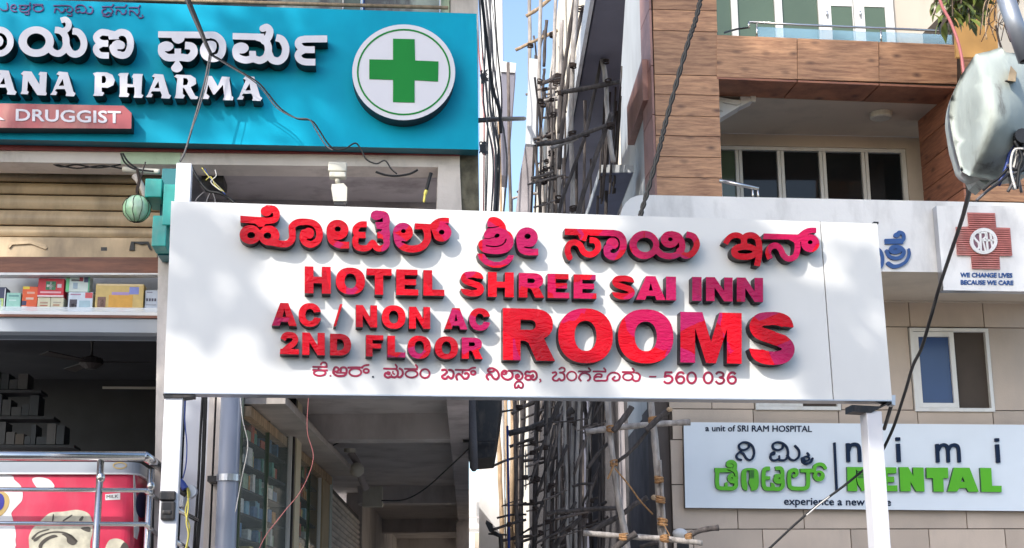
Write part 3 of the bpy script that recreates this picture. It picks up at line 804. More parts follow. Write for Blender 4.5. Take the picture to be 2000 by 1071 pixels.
# posts: square white tubes standing behind the board
def sq_post(xt, yt, wpx, w, name='sign_post', depth=0.14, ztop=None):
    ua = SG.uz(xt, yt, w)[0]; ub = SG.uz(xt+wpx, yt, w)[0]; z = SG.uz(xt, yt, w)[1] if ztop is None else ztop
    return rnd_box(name, hexbox(SG, ua, ub, 0.14, z, w-depth, w), m_post, sg, bev=0.006)
# left post: rises above the board behind it, the lower leg is stepped forward
uL = SG.uz(345, 330, -0.20)
rnd_box('sign_post', hexbox(SG, SG.uz(344,330,-0.20)[0], SG.uz(374,330,-0.20)[0], 3.0, SG.uz(350,318,-0.20)[1], -0.34, -0.20), m_post, sg, bev=0.006)
rnd_box('sign_post', hexbox(SG, SG.uz(322,780,-0.02)[0], SG.uz(357,780,-0.02)[0], 0.14, SG.uz(340,776,-0.02)[1], -0.17, -0.02), m_post, sg, bev=0.006)
rnd_box('sign_post', hexbox(SG, SG.uz(1692,800,-0.02)[0], SG.uz(1722,800,-0.02)[0], 0.14, SG.uz(1700,803,-0.02)[1], -0.17, -0.02), m_post, sg, bev=0.006)
# brackets under the board
px_poly('bracket', SG, [(320,777),(352,777),(380,774),(380,770),(318,769.5)], -0.17, -0.005, m_black, sg)
px_poly('bracket', SG, [(1665,804),(1702,806),(1745,785),(1744,775),(1736,785),(1722,794),(1665,791)], -0.17, -0.01, m_black, sg)
px_poly('bracket', SG, [(1742,772),(1749,772),(1749,792),(1742,790)], -0.1, 0.0, m_alu, sg)
px_poly('bracket', SG, [(1707,437),(1716,437.2),(1716,433.5),(1707,433)], -0.1, -0.02, m_black, sg)
tube('brace', [SG.hit(1744,782,-0.1), SG.hit(1727,838,-0.6)], 0.016, m_black, sg)
# black straps on the left post
for (xa, xb, ya, yb) in ((311,343,959,978),(314,342,979,1016),(316,336,996,1006)):
    rnd_box('strap', pxbox(SG, xa, xb, ya, yb, -0.19, 0.012 if ya < 990 else 0.018), m_black, sg, bev=0.012)

# ================================================================ the pharmacy sign
PA = Facade(500, 13.5, 4.6)
PW = 0.20            # the board stands 20 cm proud of the wall
ps = thing('pharmacy_sign', PA.P(-1.0, PA.uz(400,285,0)[1]), 'turquoise pharmacy signboard with white raised letters and green cross disc', 'signboard')
px_poly('board_panel', PA, [(-420,263),(935,292.5),(931,27),(-420,-16)], 0.02, PW, [m_teal_board, m_teal_edge_shade], ps)
px_poly('maroon_strip', PA, [(-420,287),(898,303),(898,294.5),(-420,277)], 0.0, 0.035, m_maroon, ps)
LW = PW+0.17
k5 = 2000/380.
gP1 = [
 [('p',ell(-20,368,212,212,40)), ('-p',ell(-10,368,112,122,36)), ('p',ell(-25,362,72,80,24))],
 [('p',ell(505,368,247,213,44)), ('-p',ell(505,366,132,113,34)), ('s',92,[(680,420),(720,500),(810,536),(890,490),(922,400),(915,300),(850,222),(765,206)],0,1),
  ('s',(80,86),[(850,75),(915,62),(958,110),(945,180),(880,230)],1,0), ('s',95,[(915,330),(935,440),(990,525),(1065,545),(1140,500),(1172,400),(1145,300),(1085,235),(1010,222)],0,1)],
 [('s',92,[(1500,245),(1410,240),(1345,300),(1370,365),(1430,392),(1510,395)],0,1), ('s',88,[(1430,395),(1350,440),(1345,500),(1400,555),(1520,563)],0,1), ('p',[(1490,200),(1600,225),(1640,215),(1660,335),(1520,340)]),
  ('s',96,[(1600,285),(1680,240),(1770,260),(1815,340),(1815,450),(1770,540),(1690,560),(1600,520),(1572,450)]), ('p',ell(1650,430,98,84)), ('-s',26,[(1690,345),(1745,370),(1755,440),(1720,485),(1650,485)])],
]
traced(PA, (0,30), 7.143, gP1, PW, LW, m_let_white, m_let_side, ps, h=4.5)
gP2 = [
 [('p',[(152,112),(690,118),(690,186),(152,178)]), ('q',[(300,172),(415,172),(410,215),(358,240),(305,215)]), ('s',76,[(190,270),(190,330),(240,380),(330,382),(390,380),(470,385),(520,330),(500,270),(428,258)],0,1),
  ('p',ell(235,268,75,52,20)), ('p',[(320,290),(388,290),(388,400),(320,400)]), ('q',[(348,405),(385,450),(403,485),(385,520),(345,535),(300,520),(285,485),(310,450)]), ('-s',14,[(230,322),(270,326),(300,300)]),
  ('s',74,[(655,152),(740,158),(805,220),(812,310),(775,375),(705,392),(640,365),(618,310),(635,260)]), ('p',ell(690,275,76,66,22)), ('-s',18,[(690,192),(745,215),(762,270),(740,330),(690,345)])],
 [('p',[(918,130),(1240,138),(1240,206),(918,196)]), ('s',74,[(1170,172),(1250,205),(1285,280),(1265,370),(1200,412),(1130,395),(1050,408),(970,380),(950,320),(960,280)]), ('p',ell(1005,285,78,58,20)), ('-s',14,[(995,345),(1040,350),(1075,320)]),
  ('p',[(1088,315),(1156,315),(1162,410),(1090,412)]), ('s',(70,80),[(1228,85),(1270,72),(1300,110),(1285,170),(1245,210)],0,0), ('s',76,[(1285,330),(1320,400),(1390,418),(1448,370),(1462,280),(1425,200),(1365,178)],0,1)],
 [('p',[(1650,157),(1890,155),(1890,226),(1650,228)]), ('s',70,[(1680,192),(1610,205),(1592,250),(1640,295),(1700,302),(1762,302)],0,1), ('s',70,[(1660,300),(1600,335),(1595,385),(1650,425),(1768,430)],0,1)],
]
traced(PA, (280,40), k5, gP2, PW, LW, m_let_white, m_let_side, ps, h=3.4)
Ag = ([(760,110),(785,80),(882,88),(945,300),(968,318),(950,350),(860,345),(868,310),(850,270),(760,270),(745,290),(770,305),(755,335),(692,333),(715,305),(790,120)], [(830,160),(842,235),(785,235)])
Ng = ([(290,105),(330,65),(440,72),(550,250),(555,130),(535,110),(560,75),(655,82),(640,360),(655,370),(640,405),(520,400),(390,200),(378,340),(402,355),(385,390),(285,385),(305,340),(318,120)],)
G4 = {
 'P': ([(120,75),(160,62),(270,65),(330,90),(358,150),(340,205),(280,232),(215,228),(215,275),(242,285),(225,320),(120,320),(135,290),(140,110)], [(215,105),(245,100),(262,130),(262,160),(245,182),(215,182)]),
 'H': ([(390,90),(415,72),(508,72),(495,110),(492,190),(555,195),(555,130),(540,115),(560,80),(662,82),(655,110),(645,300),(668,312),(650,342),(560,340),(570,300),(570,225),(492,225),(490,285),(515,300),(500,332),(400,330),(412,290),(410,110)],),
 'R': ([(1000,110),(1025,88),(1180,95),(1235,130),(1240,190),(1180,225),(1230,320),(1262,330),(1250,355),(1180,355),(1110,235),(1095,235),(1095,300),(1118,315),(1100,348),(1005,345),(1018,310),(1035,130)], [(1100,125),(1140,130),(1155,160),(1140,200),(1098,205)]),
 'M': ([(1340,100),(1410,105),(1475,215),(1520,110),(1605,115),(1600,140),(1625,320),(1645,335),(1635,368),(1530,365),(1545,330),(1530,200),(1440,305),(1425,305),(1370,200),(1350,295),(1385,325),(1370,355),(1295,352),(1320,310)],),
}
def ink(loops, ox, oy, s, dx=0, dy=0):
    return [[(ox+p[0]/s+dx, oy+p[1]/s+dy) for p in l] for l in loops]
def fixdir(L):
    out = []
    for i, l in enumerate(L):
        a = area(l)
        if (i == 0) != (a > 0): l = l[::-1]
        out.append(l)
    return out
for g, ox, oy, s, dx, dy in ((G4['P'],160,130,5.556,0,0),(G4['H'],160,130,5.556,0,0),(Ag,160,130,5.556,0,0),(G4['R'],160,130,5.556,0,0),(G4['M'],160,130,5.556,0,0),
                             (Ag,160,130,5.556,178,4.6),(Ag,160,130,5.556,-186.6,-4.4),(Ag,160,130,5.556,-301.5,-7.4),(Ng,0,130,7.143,0,0)):
    letter(PA, fixdir(ink(g, ox, oy, s, dx, dy)), PW, LW, m_let_white, m_let_side, ps)
# disc with the green cross
dc = [(788.5+100.5*math.cos(a), 141.5+93.5*math.sin(a)) for a in [2*math.pi*i/64 for i in range(64)]]
em = px_poly('disc_emblem', PA, dc, PW, LW+0.02, [m_disc, m_let_side], ps)
def ringpx(fc, cx, cy, rx, ry, t, w0, w1, m, parent, name='ring', n=56):
    o = [(cx+rx*math.cos(2*math.pi*i/n), cy+ry*math.sin(2*math.pi*i/n)) for i in range(n)]
    q = [(cx+(rx-t)*math.cos(2*math.pi*i/n), cy+(ry-t)*math.sin(2*math.pi*i/n)) for i in range(n)][::-1]
    return letter(fc, [o, q], w0, w1, m, m, parent, name=name)
ringpx(PA, 788.5, 141, 91.5, 84.5, 3.2, LW+0.02, LW+0.024, m_green, em)
z2 = lambda P: [(480+a/2.678, b/2.678) for a, b in P]
px_poly('cross', PA, z2([(770,203),(883,205),(886,317),(1008,322),(1006,427),(883,420),(883,537),(770,534),(770,418),(646,414),(646,311),(770,313)]), LW+0.02, LW+0.026, m_green, em)
# name plate
npz = lambda P: [(a/7.143, 130+b/7.143) for a, b in P]
npl = px_poly('name_plate', PA, npz([(-3000,838),(1832,868),(1835,650),(1725,548),(-3000,460)][::-1]), PW, LW-0.02, [m_plate, m_let_side], ps)
font_text(PA, 'DRUGGIST', (31,213), (236,217.3), (30.5,235.5), (236,240.5), LW-0.02, LW-0.012, m_let_white, npl, off=0.018)
px_poly('lettering', PA, npz([(0,745),(70,752),(30,725),(0,705)][::-1]), LW-0.02, LW-0.012, m_let_white, npl)
# thin violet line of writing along the top
w2 = 15
gQ = [
 [('s',w2,[(5,110),(30,135),(90,130),(100,90),(90,40)])],
 [('s',w2,[(215,148),(165,146),(140,110),(150,72),(190,62),(205,90),(190,112),(165,100)])],
 [('s',w2,[(250,72),(320,70),(380,72),(392,38)]), ('s',w2,[(270,75),(260,100),(305,118),(345,95),(310,72)]), ('s',w2,[(248,112),(275,150),(345,152),(392,120),(388,80)]), ('s',w2,[(325,185),(370,188),(375,158)])],
 [('s',w2,[(430,60),(490,58),(555,62)]), ring(497,110,66,42,w2)],
 [('s',w2,[(700,75),(820,72),(905,78),(942,110),(932,150),(890,162),(862,132),(885,105)]), ('s',w2,[(708,165),(722,112),(760,122),(792,162),(832,150),(842,112)]), ('s',w2,[(880,200),(930,204),(932,176)])],
 [('s',w2,[(1035,112),(990,120),(982,150),(1010,168),(1042,150),(1062,168),(1108,158),(1115,110),(1075,70),(1010,70),(985,105)]), ('s',w2,[(1108,150),(1140,175),(1190,172),(1208,130),(1190,92),(1160,86)])],
 [('s',w2,[(1330,90),(1400,88),(1452,88),(1474,58)]), ('s',w2,[(1375,115),(1335,130),(1332,170),(1375,185),(1410,160),(1445,178),(1468,140),(1440,110)]), ('s',w2,[(1340,202),(1400,216),(1452,196)])],
 [('s',w2,[(1500,95),(1570,93),(1622,93),(1644,62)]), ('s',w2,[(1510,185),(1522,132),(1560,142),(1592,186),(1632,172),(1640,130)])],
 [('s',w2,[(1680,100),(1750,98),(1800,100),(1822,70)]), ('s',w2,[(1690,195),(1690,142),(1740,152),(1780,196),(1812,162),(1800,105)]), ('s',w2,[(1800,215),(1820,236),(1862,222),(1850,195)])],
]
traced(PA, (0,0), 6.667, gQ, PW, PW+0.012, m_purple, m_purple, ps, h=3.5)

# ================================================================ the pharmacy building
pb = thing('pharmacy_building', PA.P(-1, .14, -3), 'cream plastered shop building with open pharmacy front and covered passage', 'building')
px_poly('fascia_beam', PA, [(-420,310),(240,320),(560,323.5),(898,327),(898,290),(-420,270)], -0.35, 0.0, m_plaster, pb)
px_poly('painted_patch', PA, [(236,320),(352,321.5),(352,297),(236,295)], 0.0, 0.006, m_plaster_green, pb)
px_poly('corner_pier', PA, [(853,413),(902,415),(898,322),(856,322)], -0.3, 0.004, m_plaster, pb)
px_poly('pier', PA, [(897,520),(938,521),(934,292),(897,290)], -0.35, -0.02, m_moss, pb)
# upper floor behind the sign
uz = PA.uz
def slabbox(name, x0, x1, z0, z1, w0, w1, m, parent=pb, **k):
    return MB().hexa(hexbox(PA, x0, x1, z0, z1, w0, w1)).build(name, m, parent, **k)
zF = uz(500, 290, 0)[1]      # top of the fascia
uR = uz(934, 300, 0)[0]; uL_ = uz(-420, 300, 0)[0]
zS = uz(500, 325, -0.0)[1]   # soffit of the first slab
m_glass_up = mat('hazy_upper_glass', (0.34, 0.40, 0.35), 0.12, var=0.5, vscale=2.2, dirt=(0.05, 0.04, 0.04), dirt_amt=0.9, dirt_scale=1.3, dlo=.45, dhi=.55)
slabbox('upper_wall', uL_, uz(520,0,-0.1)[0], zF, zF+6, -0.5, -0.12, m_pane)
slabbox('upper_wall', uz(520,0,-0.1)[0]+.002, uz(672,0,-0.1)[0], zF, zF+6, -0.5, -0.125, m_glass_up)
for a, b, mm in ((672,704,m_pane_green),(709,712,m_cable_blue),(713,858,m_glass_up),(862,878,m_plaster_green),(880,934,m_plaster)):
    slabbox('upper_panel', uz(a,5,-0.1)[0], uz(b,5,-0.1)[0], zF, zF+6, -0.5, -0.11, mm)
for a in (670, 706.5, 860):
    slabbox('upper_mullion', uz(a-1.3,5,-0.1)[0], uz(a+1.3,5,-0.1)[0], zF, zF+6, -0.12, -0.06, m_frame)
tube('upper_ledge_pipe', [PA.P(uL_, zF+1.52, 0.02), PA.P(uR-.3, zF+1.52, 0.02)], 0.02, m_bam_tan, pb)
slabbox('parapet_slab', uL_, uR, zF+1.9, zF+2.1, -0.5, 0.25, m_plaster)
# first slab and the soffit of the passage behind the sign
slabbox('slab', uL_, uR-.05, zS+.45, zF-.02, -3.0, -0.36, m_soffit)
slabbox('soffit', uz(372,330,0)[0], uz(858,330,0)[0], zS+0.02, zS+.44, -1.2, -0.352, m_soffit)
slabbox('cross_beam', uz(372,330,0)[0], uR-.1, zS-2.0, zS+.4, -1.55, -1.205, m_soffit)
slabbox('painted_recess_shade', uz(384,330,0)[0], uz(428,330,0)[0], zS-0.06, zS+.016, -0.7, -0.36, m_black)  # black block painted in for the shade of a recess

# passage beyond
PZ = hitz(640, 786, 4.24).z
def WX(Y): return -2.40-0.030*(Y-13)-(.19*(16.35-Y)/2.45 if Y < 16.35 else 0)
def wallpt(Y, z, inx=0.0): return Vector((WX(Y)+inx, Y, z))
def sidebox(Y0, Y1, z0, z1, i0, i1):
    a = lambda Y, z, i: wallpt(Y, z, i)
    return [a(Y0,z0,i1),a(Y1,z0,i1),a(Y1,z1,i1),a(Y0,z1,i1),a(Y0,z0,i0),a(Y1,z0,i0),a(Y1,z1,i0),a(Y0,z1,i0)]
def sbox(name, Y0, Y1, z0, z1, i0, i1, m, parent, **k):
    return MB().hexa(sidebox(Y0, Y1, z0, z1, i0, i1)).build(name, m, parent, **k)
EX = lambda Y: -0.52-0.030*(Y-16.4)
H0 = 4.24
MB().hexa([(WX(13.9)-.70,13.9,H0),(EX(13.9),13.9,H0),(EX(13.9),13.9,H0+.2),(WX(13.9)-.70,13.9,H0+.2),(WX(48)-.70,48,H0),(EX(48),48,H0),(EX(48),48,H0+.2),(WX(48)-.70,48,H0+.2)]).build('passage_ceiling', m_passage, pb)
for Yb, th in ((17.6,.35),(26.4,.4),(34,.4),(41,.4)):
    MB().hexa([(WX(Yb),Yb,H0-.31),(EX(Yb),Yb,H0-.31),(EX(Yb),Yb,H0-.002),(WX(Yb),Yb,H0-.002),(WX(Yb+th),Yb+th,H0-.31),(EX(Yb+th),Yb+th,H0-.31),(EX(Yb+th),Yb+th,H0-.002),(WX(Yb+th),Yb+th,H0-.002)]).build('ceiling_beam', m_passage, pb)
MB().hexa([(EX(13.9)-.2,13.9,H0-.36),(EX(13.9)+.02,13.9,H0-.36),(EX(13.9)+.02,13.9,H0-.004),(EX(13.9)-.2,13.9,H0-.004),(EX(48)-.2,48,H0-.36),(EX(48)+.02,48,H0-.36),(EX(48)+.02,48,H0-.004),(EX(48)-.2,48,H0-.004)]).build('edge_beam', m_soffit, pb)
# columns and far wall of the passage
for Yc in (30.0, 38.0):
    MB().hexa(wbox(EX(Yc)-.24, EX(Yc)+.01, Yc, Yc+.3, .14, H0-.36)).build('column', m_soffit, pb)
MB().hexa(wbox(-4.5, EX(44)+.0, 44, 44.3, .14, H0)).build('far_wall', m_int2, pb)
for i in range(12):
    MB().hexa(wbox(-2.2, EX(38)-.3, 36+i*.3, 36.3+i*.3, 1.2+i*.17, 1.37+i*.17)).build('step', m_passage, pb)
# shop pilaster and street wall
PF = PA
px_poly('pilaster', PF, [(298,1200),(318,1200),(330,495),(309,495)], -0.5, 0.0, m_plaster, pb)
zg = 0.14
zS0 = zS; zS = PA.uz(400, 640, 0)[1]
slabbox('street_wall', uz(358,900,-.02)[0], uz(404,900,-.02)[0], zg, zS, -0.4, -0.02, m_wall_blue)
slabbox('door_trim', uz(404.5,900,0)[0], uz(415,900,0)[0], zg, zS, -0.3, 0.03, m_plaster)
slabbox('door_trim', uz(419,900,0)[0], uz(430,900,0)[0], zg, zS, -0.3, 0.02, m_plaster)
slabbox('painted_gap_shade', uz(414,900,0)[0], uz(420,900,0)[0], zg, zS, -0.3, -0.02, m_black)  # black strip standing in for the shade between the trims
slabbox('wall_return', uz(358,900,-.02)[0], uz(430,900,-.02)[0]-.02, zg, zS, -0.9, -0.42, m_dark_wall)
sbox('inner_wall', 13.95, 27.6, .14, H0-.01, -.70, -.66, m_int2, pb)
sbox('inner_wall', 27.6, 44, .14, H0-.01, -.3, 0, m_passage, pb)

# rolling shutter over the counter
SH = Facade(150, 13.85, 4.6)
rs = mk('rolling_shutter', hexbox(SH, SH.uz(-420,340,0)[0], SH.uz(312,340,0)[0], SH.uz(150,507,0)[1], SH.uz(150,318,0)[1]+.5, -0.12, -0.08), [[0,1,2,3],[7,6,5,4],[0,4,5,1],[1,5,6,2],[2,6,7,3],[3,7,4,0]], m_black, pb)
def slat(yt, yb, bulge, m=m_shutter):
    ua = SH.uz(-420,yt,0)[0]; ub = SH.uz(318,yt,0)[0]
    zt = SH.uz(150,yt,0)[1]; zb = SH.uz(150,yb,0)[1]
    V = []; Fc = []; n = 7
    prof = [(zt-.004, -0.03)]+[(zt-.012+(zb-zt+.02)*i/n, bulge*math.sin(math.pi*min(1, max(0, (i+.35)/(n+.7))))-.01) for i in range(n+1)]+[(zb+.004, -0.03)]
    for z, w in prof: V += [SH.P(ua,z,w), SH.P(ub,z,w)]
    for i in range(len(prof)-1): Fc.append([2*i+2, 2*i+3, 2*i+1, 2*i])
    return mk('slat', V, Fc, m, rs, smooth=False)
for a, b, c in ((262,300,.02),(300,333,.02),(333,357,.025),(357,381,.03),(381,410.5,.03),(410.5,441.6,.03),(441.6,464,.025)):
    slat(a, b, c)
bb = px_poly('bottom_bar', SH, [(-420,498),(306,505),(306,465.5),(-420,460)], -0.05, 0.012, m_shutter, rs)
for P in ([(14,482),(20,473),(60,471),(88,478),(92,485),(88,487),(60,476),(24,478),(18,485)],):
    px_poly('handle', SH, P[::-1], 0.012, 0.03, m_shutter, bb)
px_poly('latch', SH, [(252,489),(262,489),(262,474),(275,478),(286,476),(292,488),(296,488),(290,472),(256,472)], 0.012, 0.03, m_black, bb)
px_poly('lock_hole', SH, [(197,490),(209,490),(209,483),(197,483)], 0.012, 0.014, m_black, bb)
# wooden board, display shelf and grey panel
px_poly('header_board', PA, [(-420,536),(310,534),(312,503),(-420,500)], -0.30, -0.18, m_brown, pb)
px_poly('shelf_edge', PA, [(-420,538.5),(311,536.5),(311,533.8),(-420,531)], -0.30, -0.165, m_white_trim, pb)
zsh = PA.uz(150, 609, -.2)[1]; zhd = PA.uz(150, 536, -.2)[1]; zpb = PA.uz(150, 648, -.2)[1]
ushR = uz(311,570,-.2)[0]
slabbox('shelf_back', uL_, ushR, zpb, zhd+.35, -0.64, -0.60, m_grey_panel)
slabbox('shelf', uL_, ushR, zsh-.03, zsh, -0.598, -0.20, m_white_trim)
slabbox('shelf_lip', uL_, ushR, zsh-.055, zsh-.032, -0.3, -0.195, m_brown)
slabbox('grey_panel', uL_, ushR, zpb, zsh-.058, -0.4, -0.22, m_grey_panel)
m_lip = mat('acrylic_lip', (0.8,0.85,0.9), 0.1, var=0.02, alpha=0.45)
slabbox('acrylic_lip', uL_, ushR, zsh+.001, zsh+.045, -0.21, -0.203, m_lip)
# interior of the pharmacy
zc = PA.uz(150, 650, -.3)[1]
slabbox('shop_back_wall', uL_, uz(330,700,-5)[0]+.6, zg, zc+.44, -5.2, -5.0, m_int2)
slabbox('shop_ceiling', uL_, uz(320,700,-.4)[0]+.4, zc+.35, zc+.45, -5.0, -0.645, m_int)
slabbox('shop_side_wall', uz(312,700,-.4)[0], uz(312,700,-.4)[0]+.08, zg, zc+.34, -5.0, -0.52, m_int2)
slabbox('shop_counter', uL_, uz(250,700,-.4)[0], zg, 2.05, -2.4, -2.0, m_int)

# ---- goods on the display shelf: every box a thing of its own
def carton(x0, x1, y0, y1, col, label, w=-0.27, dep=0.16, extra=None, tilt=0.0, z0=None):
    u0q = uz(x0, (y0+y1)/2, w)[0]; u1q = uz(x1, (y0+y1)/2, w)[0]
    zt = uz((x0+x1)/2, y0, w)[1]; zb = z0 if z0 is not None else uz((x0+x1)/2, y1, w)[1]
    m = mat('printed_carton', col, 0.45, var=0.10, vscale=14, detail=2)
    t = thing('carton', PA.P((u0q+u1q)/2, zb, w-dep/2), label, 'box')
    rnd_box('box_body', hexbox(PA, u0q, u1q, zb, zt, w-dep, w), m, t, bev=0.004)
    W_, H_ = u1q-u0q, zt-zb
    for (a, b, c, d, cc) in (extra or []):
        mm = mat('carton_print', cc, 0.45, var=0.08, vscale=20)
        MB().hexa(hexbox(PA, u0q+W_*a, u0q+W_*b, zt-H_*d, zt-H_*c, w, w+.0015)).build('printed_panel', mm, t)
    return t
zt_ = zsh+.001
carton(-14,10.5,561,608,(.03,.04,.10),'navy and lime carton at the left edge of the display shelf',z0=zt_,extra=[(.05,.85,.45,.95,(.45,.6,.2)),(.1,.7,.5,.85,(.5,.65,.8)),(.9,.98,.05,.95,(.7,.7,.75))])
carton(12,40,572,608,(.30,.58,.50),'small mint green carton left of the orange packet on the shelf',z0=zt_,extra=[(.15,.85,.12,.2,(.12,.3,.3)),(.2,.7,.35,.42,(.5,.7,.65))])
carton(43,73,560,608,(.72,.10,.02),'orange carton with yellow corner beside the mint box',z0=zt_,w=-.275,extra=[(.02,.45,.0,.1,(.8,.6,.05)),(.3,.8,.2,.28,(.75,.4,.3)),(.25,.75,.42,.5,(.7,.5,.4)),(.0,.35,.75,.98,(.7,.6,.55)),(.0,.3,.55,.72,(.03,.03,.10))])
carton(73,98,581,608,(.58,.56,.40),'cream carton under the left half of the red first aid kit',z0=zt_,extra=[(.2,.8,.3,.4,(.4,.25,.18)),(.2,.8,.5,.56,(.4,.08,.05))])
carton(98.6,124,581,608,(.56,.54,.40),'cream carton under the right half of the red first aid kit',z0=zt_,extra=[(.2,.8,.3,.36,(.35,.3,.25)),(.2,.7,.45,.55,(.4,.2,.12))])
z81 = uz(98,581,-.27)[1]+.001
carton(74,125,544,581,(.52,.01,.03),'red first aid kit with white cross standing on two cream cartons',z0=z81,w=-.262,extra=[(.3,.68,.16,.62,(.02,.16,.07)),(.34,.64,.33,.47,(.8,.8,.78)),(.45,.53,.2,.6,(.8,.8,.78)),(.74,.9,.3,.5,(.6,.5,.55)),(.1,.9,.70,.80,(.7,.35,.4)),(.0,1.,.9,.99,(.75,.6,.62))])
carton(133,181,571,608,(.56,.64,.74),'pale blue mask carton with red corner below the green and white box',z0=zt_,extra=[(.68,.98,.02,.28,(.6,.08,.09)),(.06,.36,.35,.78,(.06,.05,.07)),(.14,.3,.55,.85,(.55,.5,.5)),(.45,.9,.4,.75,(.35,.5,.58)),(.08,.5,.08,.14,(.4,.2,.3))])
z71 = uz(150,571,-.27)[1]+.001
carton(129,175,538,571,(.58,.66,.64),'green and white nebuliser carton on top of the mask carton',z0=z71,w=-.265,extra=[(.0,.14,.0,.98,(.12,.5,.22)),(.0,.16,.0,.18,(.5,.05,.12)),(.22,.62,.25,.36,(.12,.12,.13)),(.56,.72,.12,.36,(.35,.03,.05)),(.30,.5,.45,.8,(.3,.4,.5)),(.76,.94,.1,.42,(.05,.06,.15)),(.94,1.0,.0,1.,(.08,.35,.2))])
carton(186,280,555,608,(.55,.40,.14),'large yellow baby product packet in clear wrap on the shelf',z0=zt_,w=-.25,extra=[(.28,.78,.38,.85,(.62,.32,.04)),(.34,.7,.28,.38,(.35,.25,.5)),(.7,.9,.1,.35,(.18,.22,.55)),(.05,.22,.45,.8,(.18,.09,.07)),(.08,.18,.55,.9,(.55,.35,.28)),(.26,.5,.82,.95,(.6,.6,.65)),(.6,.85,.84,.95,(.65,.6,.6)),(.02,.98,.0,.06,(.7,.55,.3)),(.5,.62,.88,.97,(.6,.25,.2))])
carton(283,311,567,608,(.42,.48,.58),'grey blue carton at the right end of the display shelf',z0=zt_,extra=[(.08,.22,.35,.47,(.05,.05,.09)),(.27,.41,.35,.47,(.05,.05,.09)),(.46,.6,.35,.47,(.05,.05,.09)),(.65,.79,.35,.47,(.05,.05,.09)),(.1,.5,.07,.12,(.2,.2,.28)),(.1,.8,.6,.64,(.25,.28,.35))])
# stock on shelves inside the dim shop
m_stock = [mat('dim_stock', c, 0.6, var=0.2) for c in ((.10,.10,.10),(.07,.075,.08),(.09,.075,.06),(.05,.06,.07))]
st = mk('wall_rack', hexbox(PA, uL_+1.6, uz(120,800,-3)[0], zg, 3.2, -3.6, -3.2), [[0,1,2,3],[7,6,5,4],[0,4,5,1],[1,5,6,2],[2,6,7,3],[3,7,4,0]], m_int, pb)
rr = random.Random(3)
for r_, (xa, xb, yb_) in enumerate(((-60,50,760),(-60,75,812),(-60,115,868))):
    MB().hexa(pxbox(PA, -300, xb+30, yb_+.5, yb_+6, -3.19, -2.85)).build('rack_shelf', m_int2, pb)
    x = xa
    while x < xb:
        wd = rr.uniform(8, 20); hh = rr.uniform(14, 44)
        P8 = pxbox(PA, x, x+wd, yb_-hh, yb_, -3.19, -2.9)
        o = MB().hexa(P8).build('stock_carton', rr.choice(m_stock))
        props(o, 'dim carton stacked inside the dark pharmacy opening', 'box', 'cartons inside the dark pharmacy')
        x += wd+1.5
# ceiling fan
ft = thing('ceiling_fan', at(178,728,15.2), 'dark three bladed ceiling fan inside the pharmacy opening', 'fan')
zfan = at(178,712,15.2); m_fan = mat('fan_brown', (.035,.028,.026), .5)
V, Fc = tube_data([zfan+Vector((0,0,-.05)), zfan+Vector((0,0,.0)), zfan+Vector((0,0,.06)), zfan+Vector((0,0,.09))], [.05,.13,.12,.03], 14)
mk('motor', V, Fc, m_fan, ft)
tube('down_rod', [zfan+Vector((0,0,.08)), zfan+Vector((0,0,.36))], .012, m_fan, ft)
V, Fc = tube_data([zfan+Vector((0,0,.24)), zfan+Vector((0,0,.37))], [.03,.07], 10); mk('canopy', V, Fc, m_fan, ft)
for ang in (5, 128, 238):
    d = Vector((math.cos(R(ang)), math.sin(R(ang)), 0)); n_ = Vector((-d.y, d.x, 0)); c = zfan+Vector((0,0,.02))
    P = [c+d*.1-n_*.03, c+d*.62-n_*.075, c+d*.62+n_*.06+Vector((0,0,.02)), c+d*.1+n_*.03+Vector((0,0,.02))]
    MB().hexa(P+[p-Vector((0,0,.008)) for p in P]).build('blade', m_fan, ft)
tl = MB().hexa(pxbox(PA, 200, 308, 755.5, 759.5, -3.0, -2.97)).build('tube_light', m_lampwhite)
props(tl, 'unlit white tube light inside the dark pharmacy', 'lamp')

# ================================================================ things on the pharmacy front
# teal cross sign seen from the side
tc_ = thing('cross_sign', PA.P(uz(325,500,.3)[0], uz(325,500,.3)[1], .3), 'teal three dimensional pharmacy cross projecting beside the left sign post', 'sign')
rnd_box('cross_arm', pxbox(PA, 312, 343, 329, 499, -0.02, 0.26), m_teal_shaded, tc_, bev=.008)
rnd_box('cross_arm', pxbox(PA, 283, 316, 349, 385, 0.05, 0.5), m_teal_cross, tc_, bev=.008)
rnd_box('cross_arm', pxbox(PA, 297, 325, 421, 481, 0.27, 0.55), m_teal_cross, tc_, bev=.008)
rnd_box('cross_arm', pxbox(PA, 318, 345, 360, 440, 0.262, 0.56), m_teal_cross, tc_, bev=.008)
# lamp globe in a net, hung from a beam bracket
gl = thing('hanging_globe', at(268,437,13.0), 'translucent green glass globe tied in string under the fascia', 'lamp')
m_globe = mat('globe_glass', (0.34, 0.62, 0.36), 0.12, var=0.5, vscale=6, dirt=(0.68, 0.72, 0.62), dirt_amt=0.9, dirt_scale=6, coat=.5)
gc = at(267,408,13.0); gr = 0.128
V, Fc = uvsphere(gc, gr, gr, gr, 24, 16); mk('globe', V, Fc, m_globe, gl, smooth=True)
for k in range(5):
    a = k*math.pi/5+.3
    pts = [gc+Vector((math.cos(a)*math.sin(t)*gr*1.03, math.sin(a)*math.sin(t)*gr*1.03, math.cos(t)*gr*1.03)) for t in [2*math.pi*i/24 for i in range(25)]]
    tube('net_string', [q+Vector((rr.uniform(-.006,.006),0,0)) for q in pts], .0028, m_rope_dark, gl, seg=4)
tube('net_string', [gc+Vector((0,0,gr)), gc+Vector((.01,.0,gr+.12)), gc+Vector((.03,.1,gr+.36))], .007, m_rope_dark, gl, seg=5)
